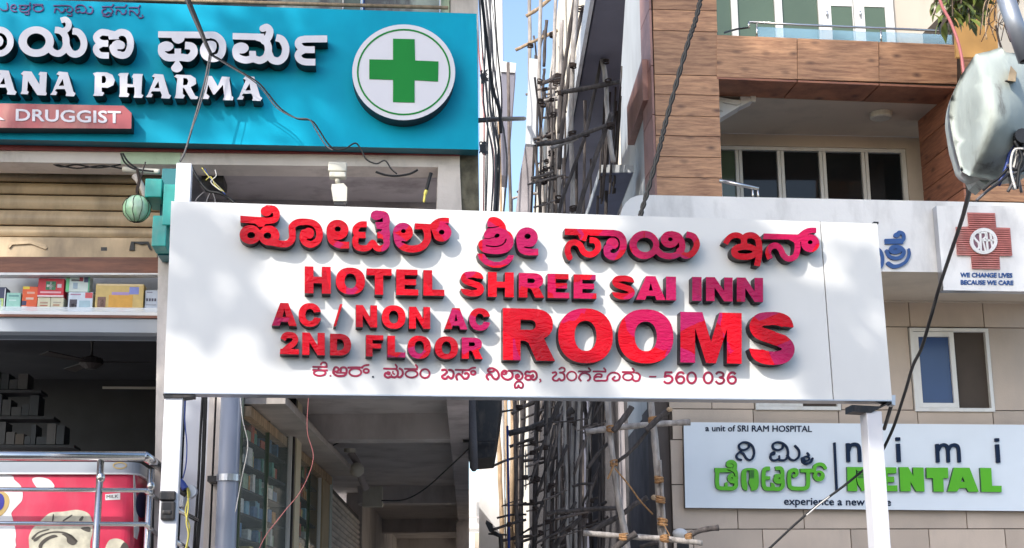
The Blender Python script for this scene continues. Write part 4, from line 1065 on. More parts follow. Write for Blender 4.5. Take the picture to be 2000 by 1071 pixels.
br = thing('conduit_bracket', at(285,336,13.2), 'cream conduit and tied strings below the fascia left of the teal cross', 'bracket')
tube('conduit', pxpath([(240,331),(280,334),(312,336)], 13.3), .028, m_lampwhite, br)
tube('conduit', pxpath([(262,343),(275,360),(287,388)], 13.25), .03, m_plaster, br)
tube('tied_string', pxpath([(268,330),(272,352),(268,372),(272,386)], 13.15), .016, m_rope_dark, br)
tube('tied_string', pxpath([(236,300),(244,318),(262,330),(300,335)], 13.2), .009, m_cable, br)
tube('tied_string', pxpath([(240,300),(250,316),(268,330)], 13.2), .009, m_cable, br)
# twin flood lamp under the soffit
fl = thing('flood_lamp', at(660,398,13.3), 'yellowed white two part lamp fixture hanging under the soffit', 'lamp')
FLF = Facade(660, 13.25, 4.6)
rnd_box('mounting_box', pxbox(FLF, 641, 677, 316.5, 334, -.1, .0), m_lampwhite, fl, bev=.01)
rnd_box('mounting_box', pxbox(FLF, 643, 676, 335, 346, -.09, .015), m_lampwhite, fl, bev=.012)
tube('neck', [FLF.hit(658,346,-.04), FLF.hit(659,352,-.03), FLF.hit(660,360,-.04)], [.018,.028,.02], m_lampwhite, fl)
px_poly('lamp_body', FLF, [(651,393),(677,393),(678,366),(671,358),(648,360),(647,368)], -.12, .0, m_lampwhite, fl)
px_poly('lamp_body', FLF, [(653,400),(676,400),(677,393.5),(651,393.5)], -.11, -.01, m_black, fl)
# black lamp lead with yellow tip
ld = tube('cable_stub', pxpath([(842,338),(838,352),(833,372)], 13.3), .017, m_cable)
props(ld, 'short black cable stub with yellow tip hanging at the pier', 'cable')
y_ = tube('yellow_tip', pxpath([(833,372),(830,381),(828,396)], 13.3), [.018]*5+[.012]*5+[.006], m_cable_yellow, ld)

# pipe
pt = thing('drain_pipe', PA.P(uz(440,1071,.1)[0], .14, .12), 'thick grey plastic drain pipe clamped to the shop wall', 'pipe')
pc = PA.hit(447, 900, .30); r_p = 20.2/2850*13.2
tube('pipe_run', [(pc.x,pc.y,.14),(pc.x,pc.y,zS-.1)], r_p, m_pvc, pt, seg=28)
zcl = PA.uz(440, 934, .30)[1]
V, Fc = tube_data([(pc.x,pc.y,zcl-.03),(pc.x,pc.y,zcl+.03)], r_p+.012, 24); mk('clamp', V, Fc, m_alu, pt)
MB().hexa(hexbox(PA, uz(413,936,0)[0], uz(432,936,0)[0], zcl-.03, zcl+.02, 0.03, .30)).build('clamp', m_black, pt)

# glass cabinets along the passage wall: frames, panes, shelves and goods
def glass_bay(Y0, Y1, label, seed, zt):
    g = thing('display_window', wallpt((Y0+Y1)/2, .14, 0), label, 'display window')
    mg = mat('thin_shop_glass', (0.75,0.85,0.80), 0.03, var=0.02, alpha=0.10, spec=0.8)
    sbox('pane', Y0+.03, Y1-.03, .3, zt, 0.0, .006, mg, g)
    for Yk in (Y0, (Y0+Y1)/2, Y1):
        sbox('frame', Yk-.02, Yk+.02, .14, zt, -.01, .03, m_frame if Yk == Y1 else m_pane_green, g)
    sbox('back_panel', Y0, Y1, .14, zt, -.62, -.58, m_int, g)
    rq = random.Random(seed); cols = [(.10,.34,.28),(.62,.66,.62),(.34,.46,.32),(.08,.2,.38),(.65,.55,.20),(.55,.10,.06),(.2,.42,.55),(.7,.72,.7),(.24,.38,.16),(.62,.30,.08)]
    ms = [mat('carton_print', c, .5, var=.25, vscale=25) for c in cols]
    z = 1.35
    while z < zt-.1:
        sbox('shelf', Y0+.02, Y1-.02, z-.02, z, -.57, -.03, m_int, g)
        y = Y0+.08
        while y < Y1-.25:
            wdt = rq.uniform(.06, .20); h_ = rq.uniform(.11, .20)
            if rq.random() < .88:
                o = MB().hexa(sidebox(y, min(y+wdt, Y1-.05), z+.001, min(z+h_, zt-.02), -.34, -.06-rq.uniform(0, .06))).build('medicine_carton', rq.choice(ms))
                props(o, 'small medicine carton on the shelves behind the passage window glass', 'box', 'cartons behind the passage window glass')
            y += wdt+.02
        z += .24
    return g
glass_bay(13.92, 16.3, 'tall glass shop window beside the grey drain pipe, full of cartons', 5, 3.95)
glass_bay(16.95, 19.6, 'narrow glass shop window between cream post and shutter', 9, 3.75)
sbox('window_post', 16.33, 16.40, .14, H0-.01, -.2, .05, m_black, pb)
sbox('window_post', 16.45, 16.92, .14, H0-.01, -.2, .06, mat('cream_post', (.66,.58,.42), .6, var=.06), pb)
sbox('window_post', 19.65, 20.6, .14, H0-.4, -.3, .05, mat('ochre_pier', (.40,.31,.19), .7, var=.1), pb)
# passage shutter and its casing
s2 = mk('passage_shutter', sidebox(20.75, 27.5, .14, H0-.45, -.1, -.06), [[0,1,2,3],[7,6,5,4],[0,4,5,1],[1,5,6,2],[2,6,7,3],[3,7,4,0]], m_black, pb)
z = .3
while z < H0-.55:
    V = []; Fc = []; n = 4
    for i in range(n+1):
        zz = z+.085*i/n; iw = -.05+.028*math.sin(math.pi*i/n)
        V += [wallpt(20.78, zz, iw), wallpt(27.45, zz, iw)]
    for i in range(n): Fc.append([2*i, 2*i+1, 2*i+3, 2*i+2])
    mk('slat', V, Fc, m_shutter_grey, s2)
    z += .09
sbox('shutter_jamb', 20.62, 20.95, .14, H0-.42, -.05, .06, mat('painted_jamb', (.42,.47,.46), .6, var=.15, dirt=(.08,.22,.14), dirt_amt=.8, dirt_scale=4), pb)
for i in range(5):
    sbox('rolled_shutter', 13.95, 20.5, H0-.44+.07*i, H0-.38+.07*i, .0, .42-.06*i if i < 4 else .1, m_shutter_grey, pb)
sbox('roller_rail', 13.95, 20.5, H0-.56, H0-.46, .0, .09, m_bam_tan, pb)
# lamp and white boxes on the passage beam
ml = thing('passage_lamp', at(695,915,20), 'white ball lamp on a bent arm beside the grey shutter', 'lamp')
tube('arm', pxpath([(684,884),(692,895),(700,910),(706,935),(716,957)], 20.0), .05, m_soffit, ml)
c = at(697,918,19.9); V, Fc = uvsphere(c, .10, .10, .10, 14, 10); mk('globe', V, Fc, m_lampwhite, ml, smooth=True)
c = at(683,884,19.9); V, Fc = tube_data([c, c+Vector((0,0,.05))], .08, 12); mk('base', V, Fc, m_lampwhite, ml)
JF = Facade(730, 24.0, 2)
jb = rnd_box('junction_box', pxbox(JF, 708, 747, 950, 990, -.2, 0), m_lampwhite, None, bev=.01)
props(jb, 'white junction box under the second passage beam', 'junction box')

# ================================================================ railing and freezer
RL = Facade(150, 12.45, 4.6)
rl = thing('steel_railing', RL.P(RL.uz(150,1071,0)[0], .14, 0), 'stainless steel railing with thick top rail in front of the shop', 'railing')
def rr3(px, py): return RL.hit(px, py, 0)
def back(px, py, w): return RL.hit(px, py, w)
def railbar(y, rad, xc, far, name='rail'):
    a = rr3(-420, y-3); b = rr3(xc, y+1); tube(name, [a, b], rad, m_rail, rl, seg=12)
    tube(name, [b, back(far[0], far[1], -1.0)], rad, m_rail, rl, seg=12)
railbar(891, .042, 284, (316,914))
railbar(957, .019, 284, (314,980))
railbar(1023, .019, 283, (309,1046))
zgp = .14
for (x, y, w) in ((197,900,0.0),(295,917,-.35)):
    p = RL.hit(x, y, w); tube('post', [(p.x,p.y,zgp),(p.x,p.y,p.z)], .03, m_rail, rl, seg=12)
    p2 = RL.hit(x, y+33, w); V, Fc = uvsphere(p2, .038, .038, .05, 12, 8); mk('boss', V, Fc, m_rail, rl, smooth=True)
# right of the post: stub rails and clutter
for (a, b) in (((340,992),(384,1016)),((342,1058),(366,1071))):
    tube('rail', [back(a[0],a[1],-.2), back(b[0],b[1],-.6)], .022, m_rail, rl, seg=10)
m_red = mat('freezer_red', (0.60, 0.03, 0.085), 0.35, var=0.16, vscale=2.5, coat=.1, dirt=(.55,.16,.2), dirt_amt=.5, dirt_scale=2)
m_redcurve = mat('freezer_red_corner', (0.72, 0.012, 0.03), 0.3, var=0.05, coat=.3)
FZ = Facade(120, 13.0, 4.6)
fz = thing('ice_cream_freezer', FZ.P(FZ.uz(120,1071,0)[0], .14, -.3), 'red ice cream freezer with printed graphics behind the steel railing', 'freezer')
ufl = FZ.uz(-420,1000,0)[0]; ufr = FZ.uz(262,1000,0)[0]; zft = FZ.uz(150,903,0)[1]; zfm = FZ.uz(150,924,0)[1]
def body(z0, z1, dw, m, name):
    P = [(ufl, -.9-dw), (ufl, dw)]+[(ufr-.1+(.1+dw)*math.sin(R(a)), -.1+(.1+dw)*math.cos(R(a))) for a in range(0, 91, 15)]+[(ufr+dw, -.9-dw)]
    n = len(P); V = [FZ.P(u, z0, q) for u, q in P]+[FZ.P(u, z1, q) for u, q in P]
    Fc = [[(i+1) % n, i, i+n, (i+1) % n+n] for i in range(n)]+[list(range(n)), list(range(n, 2*n))[::-1]]
    return mk(name, V, Fc, m, fz)
body(.3, zfm-.008, 0, m_red, 'body'); body(zfm, zft, .02, m_grey_panel, 'lid_band'); body(zfm-.014, zfm-.001, .028, m_white_trim, 'trim')
zz = lambda P: [(a/5.327, 870+b/5.327) for a, b in P]
def sm(P): return catmull(P, 4, True)
pr = lambda P, m, w=.003, smo=True, name='printed_graphic', w0=.0: px_poly(name, FZ, (lambda q: q if area(q) > 0 else q[::-1])(sm(zz(P)) if smo else zz(P)), w0, w, m, fz)
m_pw = mat('print_white', (.72,.72,.73), .35, var=.06); m_pcream = mat('print_cream', (.52,.49,.39), .35, var=.25, vscale=12); m_pdark = mat('print_dark', (.07,.06,.05), .4)
m_pblue = mat('print_blue', (.04,.04,.30), .35); m_pgold = mat('print_gold', (.50,.36,.14), .35); m_pnavy = mat('print_navy', (.015,.02,.07), .35)
pr([(-500,300),(70,305),(150,360),(225,440),(232,560),(180,630),(120,700),(130,760),(160,880),(160,980),(100,1100),(-500,1200)], m_pw)
pr([(-160,560),(-60,480),(30,480),(92,540),(85,640),(0,740),(-120,740)], m_pgold, .006, w0=.003)
pr([(-150,580),(-60,500),(20,510),(45,580),(20,660),(-60,690),(-130,660)], m_pblue, .009, w0=.006)
pr([(335,350),(400,332),(500,350),(555,400),(560,440),(480,455),(400,450),(360,410)], m_pw)
pr([(300,1000),(330,880),(420,790),(520,705),(660,690),(810,672),(930,720),(965,860),(940,1000),(880,1180),(380,1180)], m_pcream)
for P in ([(350,980),(440,925),(560,895),(700,910),(800,985),(790,1000),(690,925),(560,910),(450,940),(370,1000)],
          [(400,1060),(420,1010),(480,960),(560,930),(600,950),(520,975),(450,1030),(430,1080)],
          [(640,920),(740,930),(800,1000),(760,1040),(700,1010),(690,960)],
          [(540,790),(550,720),(562,725),(556,785)], [(655,780),(740,725),(748,735),(668,788)], [(820,780),(850,740),(870,745),(850,785)], [(840,860),(930,850),(935,900),(880,890)],
          [(330,960),(400,900),(500,870),(505,880),(400,915),(345,980)]):
    pr(P, m_pdark, .006, w0=.003)
pr([(1090,1180),(1120,1010),(1200,970),(1290,1000),(1330,1100),(1330,1180)], m_pcream)
pr([(1250,1080),(1290,1010),(1330,1040),(1345,1130),(1300,1160)], m_pdark, .006, w0=.003)
pr([(1095,510),(1250,495),(1250,565),(1095,572)], m_pw, smo=False)
font_text(FZ, 'MILK', (208,967.5), (231,966.5), (208,973.5), (231,972.5), .003, .005, m_pdark, fz, off=.015)
ringpx(FZ, 234, 909.5, 14, 7, 2.5, .02, .024, m_pgold, fz, name='badge', n=24)
# side of the freezer
def fside(px0, px1, py0, py1, m, d=0.004, y0=None):
    SF = Facade.__new__(Facade); SF.o = FZ.P(ufr, 0, 0); SF.o.z = 0; SF.d = -FZ.n; SF.n = FZ.d
    P = [(px0,py0),(px1,py1)]
    return SF
SF = fside(0,0,0,0,None)
px_poly('printed_graphic', SF, [(262,1050),(268,1054),(272,1035),(268,990),(263,925),(261,926)][::-1] if area([(262,1050),(268,1054),(272,1035),(268,990),(263,925),(261,926)]) < 0 else [(262,1050),(268,1054),(272,1035),(268,990),(263,925),(261,926)], 0, .003, m_pw, fz)
ov = [(277+11*math.cos(2*math.pi*i/20), 987+25*math.sin(2*math.pi*i/20)) for i in range(20)]
px_poly('printed_graphic', SF, ov, .003, .008, m_pnavy, fz)

# ================================================================ clutter beside the left post
cb = thing('wire_coil', at(368,965,12.6), 'blue and yellow wires hanging from a round meter box', 'cable')
tube('wire', pxpath([(362,776),(361,820),(365,870),(363,910),(357,935)], 12.8), .006, m_cable_blue, cb, seg=5)
tube('wire', pxpath([(353,940),(362,946),(366,958),(368,990),(364,1020),(368,1045),(362,1075)], 12.6), .007, m_cable_yellow, cb, seg=5)
tube('wire', pxpath([(357,942),(370,962),(362,1000),(370,1030),(364,1075)], 12.62), .007, m_cable_yellow, cb, seg=5)
tube('wire', pxpath([(350,940),(356,945),(362,955)], 12.6), .03, m_cable_blue, cb)
tube('wire', pxpath([(347,938),(350,955),(364,966)], 12.65), .03, m_cable, cb)
c = at(372,961,12.75); V, Fc = tube_data([c, c+Vector((.01,-.07,0))], [.062,.055], 16); mk('meter_cap', V, Fc, m_alu, cb)
pn = rnd_box('switch_panel', pxbox(PA, 350, 358, 963, 990, .0, .08), m_white_trim, None, bev=.005); props(pn, 'narrow white switch panel between left post and wall', 'panel')
for i, (x0, x1, x2, x3) in enumerate(((396,391,387,378),(400,397,393,383),(403,400,396,386))):
    o = tube('vertical_cable', pxpath([(x0,772),(x1,860),(x2,950),(x3,1080)], 13.2), .012, m_cable)
    props(o, 'black cable running down the shop wall beside the trim', 'cable', 'black cables beside the door trim')

# ================================================================ hospital building on the right
HB = Facade(1640, 18.6, 4.7)        # tiled wall
hz = HB.uz
hb = thing('hospital_building', HB.P(1, .14, -2), 'hospital building with beige tiles, white canopy and wood clad balconies', 'building')
def hbox(name, xl, xr, yt, yb, w0, w1, m, parent=hb, fc=HB, **k):
    return bx(name, fc, xl, xr, yt, yb, w0, w1, m, parent, **k)
uHL = hz(1311, 900, 0)[0]; uHR = hz(2150, 900, 0)[0]
zW = hz(1700, 560, 0)[1]
MB().hexa(hexbox(HB, uHL, uHR, .14, zW+.3, -.3, -.032)).build('tile_backing', m_grout, hb)
rows = [(540,576.3,[1250,1500,1775,2150]),(576.3,637.5,[1250,1480,1626,1775.5,1920,2065,2200]),(637.5,800.5,[1250,1387.5,1470,1638,1779,1936,2080,2200]),(800.5,860,[1250,1313,1472,1639,1793.5,1941,2090,2200]),
        (860,947,[1250,1387,1569,1728,1886,2040,2200]),(947,1033.5,[1250,1440,1569,1728,1886,2040,2200]),(1033.5,1100,[1250,1355,1490.5,1663,1816,1965,2100,2200]),(1100,1260,[1250,1440,1600,1750,1900,2050,2200])]
G = .006
def zrow(y):
    return hz(1640, y-(1640-1640)*.0, 0)[1]
wins = [(1470,1638,640,800.5),(1779,1936,640,802)]
for yt, yb, xs in rows:
    zt, zb = zrow(yt)-G, zrow(yb)+G
    for i in range(len(xs)-1):
        a = hz(xs[i], (yt+yb)/2, 0)[0]+G; b = hz(xs[i+1], (yt+yb)/2, 0)[0]-G
        a = max(a, uHL)
        if b-a < .05: continue
        if (yt == 637.5) and (xs[i] in (1470, 1779)): continue
        MB().hexa(hexbox(HB, a, b, zb, zt, -.03, 0.0)).build('tile', m_tile, hb)
def fr(name, parent, u0q, u1q, z0, z1, wd, w0, w1, m=m_frame):
    for P8 in (hexbox(HB,u0q,u0q+wd,z0,z1,w0,w1), hexbox(HB,u1q-wd,u1q,z0,z1,w0,w1), hexbox(HB,u0q+wd,u1q-wd,z1-wd,z1,w0,w1), hexbox(HB,u0q+wd,u1q-wd,z0,z0+wd,w0,w1)):
        MB().hexa(P8).build(name, m, parent)
for (x0, x1, y0, y1) in wins:
    a = hz(x0,720,0)[0]+.01; b = hz(x1,720,0)[0]-.01; zt = zrow(y0)-.0; zb = zrow(y1+1.5)
    win = MB().hexa(hexbox(HB, a, b, zb, zt, -.09, -.085)).build('window', m_mesh_dark, hb)
    fr('frame', win, a, b, zb, zt, .045, -.06, .035)
    mid = a+(b-a)*.53
    fr('sash', win, a+.05, mid+.03, zb+.05, zt-.05, .062, -.04, .018)
    fr('sash', win, mid-.02, b-.08, zb+.05, zt-.08, .045, -.075, -.045)
    MB().hexa(hexbox(HB, a+.112, mid-.032, zb+.112, zt-.112, -.03, -.02)).build('pane', m_pane_blue, win)
    MB().hexa(hexbox(HB, mid+.032, b-.125, zb+.095, zt-.125, -.072, -.066)).build('pane', m_mesh_dark, win)
# dark pillar left of the tiles
MB().hexa(hexbox(HB, hz(1283,900,0)[0], uHL-.002, .14, zW, -.6, -.1)).build('pillar', mat('brown_grey_pillar', (.10,.085,.08), .9, var=.2), hb)
# canopy
CN = Facade(1640, 17.0, 4.4)
cuz = CN.uz
px_poly('canopy', CN, [(1204,524),(2150,536),(2150,400),(1262,381),(1246,382),(1232,387),(1222,396),(1215,408),(1211,424)], -1.68, 0.0, [m_canopy, m_beige], hb)
zcs = cuz(1640,529,0)[1]
MB().hexa(hexbox(HB, uHL-1.0, uHR, zcs-.02, zcs+.3, -.02, .06)).build('ledge', m_beige, hb)
# blue canopy letters
s5 = 5.357
gC2 = [
 [('p',[(150,465),(335,460),(345,515),(155,518)]), ('s',(42,34),[(290,425),(300,398),(340,410),(352,455),(325,500)]), ('p',ell(272,425,28,26,16)), ('s',(34,50),[(172,590),(200,645),(262,668),(325,650),(352,600),(320,560),(270,545),(225,560),(222,590),(262,602),(300,588)])],
 [('s',(26,44),[(404,575),(408,630),(370,705),(300,745),(240,752),(190,722)])],
 [('s',32,[(70,560),(112,600),(130,670),(118,745),(70,790)])],
]
traced(CN, (1700,380), s5, gC2, 0, .03, m_blue_let, m_blue_let, hb, h=2.8, name='canopy_letter')
# emblem board on the canopy
eb = thing('emblem_board', CN.P(cuz(1920,567,.12)[0], cuz(1920,567,.12)[1], .1), 'white square hospital board with ribbed red cross emblem', 'signboard')
px_poly('board', CN, [(1842.8,567),(2095,571),(2080,403),(1829,402)], .0, .14, [m_canopy, m_alu], eb)
ee = lambda P: [(1700+a/s5, 380+b/s5) for a, b in P]
cr_ = px_poly('cross', CN, ee([(1015,188),(1305,195),(1318,345),(1462,350),(1485,640),(1350,635),(1358,785),(1065,780),(1055,630),(905,625),(895,340),(1030,335)])[::-1], .14, .152, m_redcross, eb)
k = 0
rib = MB()
yy = 196
while yy < 780:
    xa, xb = (1018+ (yy-190)*.08, 1305+(yy-190)*.09) if yy < 335 else ((897+(yy-340)*.035, 1463+(yy-340)*.075) if yy < 625 else (1056+(yy-630)*.06, 1350+(yy-630)*.05))
    rib.hexa(pxbox(CN, 1700+(xa+5)/s5, 1700+(xb-5)/s5, 380+(yy+(.02*(xa-900)))/s5, 380+(yy+13+(.02*(xa-900)))/s5, .152, .176))
    yy += 22.5
rib.build('rib', m_redcross, cr_)
crd = [(1187+140*math.cos(2*math.pi*i/36), 487+134*math.sin(2*math.pi*i/36)) for i in range(36)]
wd_ = px_poly('roundel', CN, ee(crd), .177, .181, mat('roundel_back', (.20,.10,.14), .5), eb)
ringpx(CN, 1700+1187/s5, 380+487/s5, 143/s5, 137/s5, 34/s5, .181, .2, m_canopy, wd_, n=36)
gS = [[('s',20,[(1138,400),(1100,395),(1078,425),(1100,470),(1135,510),(1135,560),(1100,575)])], [('l',20,[(1150,375),(1158,595)])], [('l',20,[(1152,470),(1220,480)])], [('s',18,[(1155,400),(1200,400),(1208,440),(1170,475)])],
      [('l',20,[(1212,380),(1230,590)])], [('l',20,[(1222,480),(1300,478)])], [('l',18,[(1255,400),(1278,560)])], [('l',16,[(1180,485),(1205,585)])]]
traced(CN, (1700,380), s5, gS, .181, .195, m_canopy, m_canopy, wd_, h=5, name='roundel_stroke')
font_text(CN, 'WE CHANGE LIVES', (1876,532.8), (1977.5,533.8), (1876,541.2), (1977.5,542.2), .14, .15, m_blue_let, eb, off=0.035)
font_text(CN, 'BECAUSE WE CARE', (1876.5,547.3), (1979.5,548.3), (1876.5,555.8), (1979.5,556.6), .14, .15, m_blue_let, eb, off=0.035)

# dental board
DB = thing('dental_sign', HB.P(hz(1700,992,.1)[0], hz(1700,992,.1)[1], .08), 'pale blue dental clinic signboard with lime and navy letters', 'signboard')
px_poly('board', HB, [(1338.5,992),(2150,1000),(2150,831),(1335,824.8)], .002, .10, [m_dental_board, m_black], DB)
W1 = .105
w3 = 30
gN = [
 [('s',w3,[(522,450),(470,432),(452,385),(500,332),(555,355),(600,425),(650,452),(700,415),(718,330),(690,240),(620,190),(545,188),(490,230),(505,285),(565,300),(630,270),(642,225)])],
 [('s',w3,[(1010,365),(1025,338),(985,345),(962,400),(985,450),(1040,455),(1080,440),(1120,455),(1180,450),(1215,410),(1228,330),(1200,245),(1130,192),(1050,186),(1000,220),(1010,280),(1080,302),(1140,275),(1150,232)]), ('s',24,[(1095,390),(1098,440)]),
  ('s',w3,[(1215,380),(1265,440),(1330,450),(1388,400),(1392,310),(1335,238)]), ('p',ell(1005,352,34,30,16)),
  ('s',34,[(1440,425),(1450,480),(1505,508),(1570,480),(1595,430)]), ('s',24,[(1520,345),(1545,380),(1510,395),(1465,410),(1475,450),(1520,460),(1550,430),(1530,400)])],
 [('p',[(1910,188),(1942,188),(1976,912),(1942,912)])],
]
traced(HB, (1380,840), 7.692, gN, .10, .135, m_navy, m_navy, DB, h=5)
gM = [
 [('p',[(125,570),(410,575),(410,632),(160,640),(125,630)]), ('s',60,[(165,610),(160,800),(190,868),(300,878),(400,878),(442,840),(442,760),(442,650),(415,590)]), ('s',56,[(425,600),(432,520),(395,480),(335,485),(325,530),(370,540)]), ('p',ell(395,725,82,78,24)), ('p',[(272,795),(318,780),(320,900),(272,900)]), ('-p',ell(382,722,14,12,10)), ('-s',14,[(320,600),(400,640),(430,700)])],
 [('q',[(525,650),(555,590),(640,572),(740,585),(780,650),(785,800),(762,890),(700,912),(600,910),(545,880),(525,800)]), ('-p',[(600,610),(645,605),(645,740),(632,790),(670,880),(672,915),(612,915),(615,830),(600,760)])],
 [('s',60,[(955,580),(885,585),(860,650),(860,820),(895,880),(1000,882),(1100,885),(1145,840),(1145,760),(1110,695),(1050,690)],1,0), ('s',52,[(870,720),(958,722)],0,1), ('p',ell(1085,745,80,65,22)), ('p',[(968,785),(1012,800),(1050,900),(970,900)]), ('s',58,[(1140,720),(1140,620),(1110,575),(1035,578)],0,1), ('-p',[(1050,808),(1120,815),(1108,850),(1055,835)]), ('-p',ell(1095,725,16,10,10))],
 [('s',60,[(1320,690),(1350,665),(1350,610),(1290,605),(1248,650),(1245,800),(1275,868),(1400,882),(1500,870),(1528,800),(1525,640)]), ('p',[(1408,582),(1640,582),(1640,640),(1412,638)]), ('s',52,[(1620,620),(1632,545),(1690,515),(1750,525),(1785,570)]), ('p',ell(1690,690,88,82,24)), ('-p',ell(1690,672,30,34,14)), ('-p',ell(1322,655,14,18,10))],
]
traced(HB, (1380,840), 7.692, gM, .10, .15, m_lime, m_lime_side, DB, h=4.5)
br1 = MB()
for i in range(7): br1.hexa(pxbox(HB, 1380+648/7.692, 1380+715/7.692, 840+(608+i*18)/7.692, 840+(617+i*18)/7.692, .15, .155))
for i in range(5): br1.hexa(pxbox(HB, 1640+(196+i*0)/5.556, 1640+262/5.556, 860+(335+i*17)/5.556, 860+(343+i*17)/5.556, .15, .155))
br1.build('brush_print', m_lime_side, DB)
# nimi
s6 = 5.556
gI = [
 [('l',40,[(90,32),(98,235)],1,1), ('s',38,[(100,110),(120,58),(175,45),(212,80),(222,235)],0,1)],
 [('l',42,[(636,38),(646,236)],1,1)], [('p',[(610,-32),(658,-32),(660,5),(612,5)])],
 [('l',38,[(1060,40),(1070,240)],1,1), ('s',36,[(1072,110),(1100,60),(1145,52),(1175,90),(1184,240)],0,1), ('s',36,[(1180,110),(1210,62),(1258,52),(1292,90),(1302,240)],0,1)],
 [('l',42,[(1712,45),(1726,245)],1,1)], [('p',[(1686,-22),(1732,-22),(1735,14),(1688,14)])],
]
traced(HB, (1640,860), s6, gI, .10, .135, m_navy, m_navy, DB, h=4.5)
DEN = [
 ([(80,290),(270,292),(325,325),(345,430),(325,530),(240,555),(228,520),(200,480),(185,420),(195,330),(175,318),(178,430),(190,500),(192,553),(88,553)],),
 ([(440,293),(615,295),(615,360),(522,360),(522,395),(590,395),(595,455),(522,455),(522,490),(625,490),(628,555),(440,553)],),
 ([(648,292),(745,292),(800,390),(797,295),(910,297),(922,558),(830,555),(770,450),(772,555),(662,555)],),
 ([(942,298),(1175,298),(1180,412),(1125,412),(1132,560),(1020,558),(1012,412),(945,412)],),
 ([(1240,298),(1410,300),(1510,560),(1400,560),(1375,520),(1300,520),(1275,558),(1172,556)],[(1335,395),(1358,450),(1316,450)]),
 ([(1525,300),(1645,302),(1655,495),(1758,495),(1758,563),(1540,560)],),
]
for g in DEN: letter(HB, fixdir(ink(g, 1640, 860, s6)), .10, .15, m_lime, m_lime_side, DB)
font_text(HB, 'a unit of SRI RAM HOSPITAL', (1378,830.3), (1586,831.8), (1378,842.2), (1586,843.8), .10, .112, m_navy, DB, off=0.010)
font_text(HB, 'experience a new smile', (1531.5,971.3), (1740.5,973.3), (1531.5,986), (1740.5,988), .10, .112, m_navy, DB, off=0.010)

# wood clad column, balcony beam and recess
WD = Facade(1340, 18.2, 4.7)
wz = WD.uz
seams = [-140,-100,-60,-20,20,61,147,185.5,227,266,307,347,395]
for i in range(len(seams)-1):
    bx('wood_panel', WD, 1275+(seams[i]+seams[i+1])/2*.023, 1399+(seams[i]+seams[i+1])/2*.03, seams[i]+.7, seams[i+1]-.7, -.04, 0, m_wood, hb)
uca = wz(1275,100,0)[0]; ucb = wz(1400,100,0)[0]; zcb = wz(1340,400,0)[1]; zct = wz(1340,-140,0)[1]
MB().hexa(hexbox(WD, uca+.005, ucb-.005, zcb-.4, zct, -.75, -.045)).build('column_core', m_grout, hb)
zs_ = [wz(1340,y,0)[1] for y in (-140,-60,20,130,225,320,400)]
for i in range(len(zs_)-1):
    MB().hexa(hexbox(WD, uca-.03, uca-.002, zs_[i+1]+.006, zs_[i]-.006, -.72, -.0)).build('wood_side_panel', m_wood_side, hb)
# beam
WB = Facade(1640, 18.42, 7.2)
bz = WB.uz
xs = [1399.5,1557,1716.5,1869.5]
for i in range(3):
    a, b = xs[i]+.8, xs[i+1]-.8
    yt = lambda x: 68.5+(x-1399)*.0415; yb = lambda x: 150+(x-1399)*.030
    px_poly('wood_panel', WB, [(a+.0,yb(a)),(b+.8,yb(b)),(b,yt(b)),(a,yt(a))], -.03, 0, m_wood, hb)
zbb = [bz(x, 150+(x-1399)*.030, 0)[1] for x in (1399, 1640, 1869)]
zbm = min(zbb); zbt = bz(1640, 79, 0)[1]
for i in range(3):
    a = bz(xs[i],157,0)[0]+.008; b = bz(xs[i+1],157,0)[0]-.008
    MB().hexa(hexbox(WB, a, b, zbm-.03, zbm-.002, -.62, -.002)).build('wood_soffit_panel', m_wood_shaded, hb)
MB().hexa(hexbox(WB, bz(1400,100,0)[0], bz(1869,100,0)[0], zbm, zbt-.01, -.62, -.035)).build('beam_core', m_grout, hb)
# recess ceiling, back wall
uA = wz(1398,200,0)[0]; 
RC = Facade(1640, (zbm-.04-1.62)*F_PX/994.0*1.0, 4.7)
rz = RC.uz
ra = rz(1380,300,0)[0]; rb = rz(1905,300,0)[0]
zce = zbm-.034
MB().hexa([WB.P(bz(1385,150,0)[0], zce, -.625), WB.P(bz(1880,150,0)[0], zce, -.625), WB.P(bz(1880,150,0)[0], zce+.3, -.625), WB.P(bz(1385,150,0)[0], zce+.3, -.625),
           RC.P(ra, zce, .0), RC.P(rb, zce, .0), RC.P(rb, zce+.3, .0), RC.P(ra, zce+.3, .0)]).build('balcony_ceiling', m_beige_dark, hb)
def rbx(name, xl, xr, yt, yb, w0, w1, m, parent=hb): return bx(name, RC, xl, xr, yt, yb, w0, w1, m, parent)
zfl = rz(1640,420,0)[1]
zwt = rz(1640,288,0)[1]; zwb = rz(1640,392,0)[1]
uwl = rz(1400,340,0)[0]; uwr = rz(1773,340,0)[0]
MB().hexa(hexbox(RC, ra, rb, zwt, zce, -.25, -.001)).build('balcony_wall', m_beige_dark, hb)
MB().hexa(hexbox(RC, uwr, rb, zfl-1.2, zwt-.001, -.25, -.001)).build('balcony_wall', m_beige_dark, hb)
wv = MB().hexa(hexbox(RC, uwl, uwr, zwb-1, zwt, -.22, -.2)).build('window', m_int, hb)
MB().hexa(hexbox(RC, uwl, uwr, zwt-.055, zwt-.002, -.15, -.03)).build('frame', m_frame, wv)
edges = [(1400,1410),(1438,1444),(1445,1451),(1520,1526),(1527,1533),(1602,1608),(1609,1615),(1685,1691),(1692,1698),(1763,1772)]
for a, b in edges:
    MB().hexa(hexbox(RC, rz(a,340,-.03)[0], rz(b,340,-.03)[0], zwb-1, zwt-.058, -.15, -.035)).build('frame', m_frame, wv)
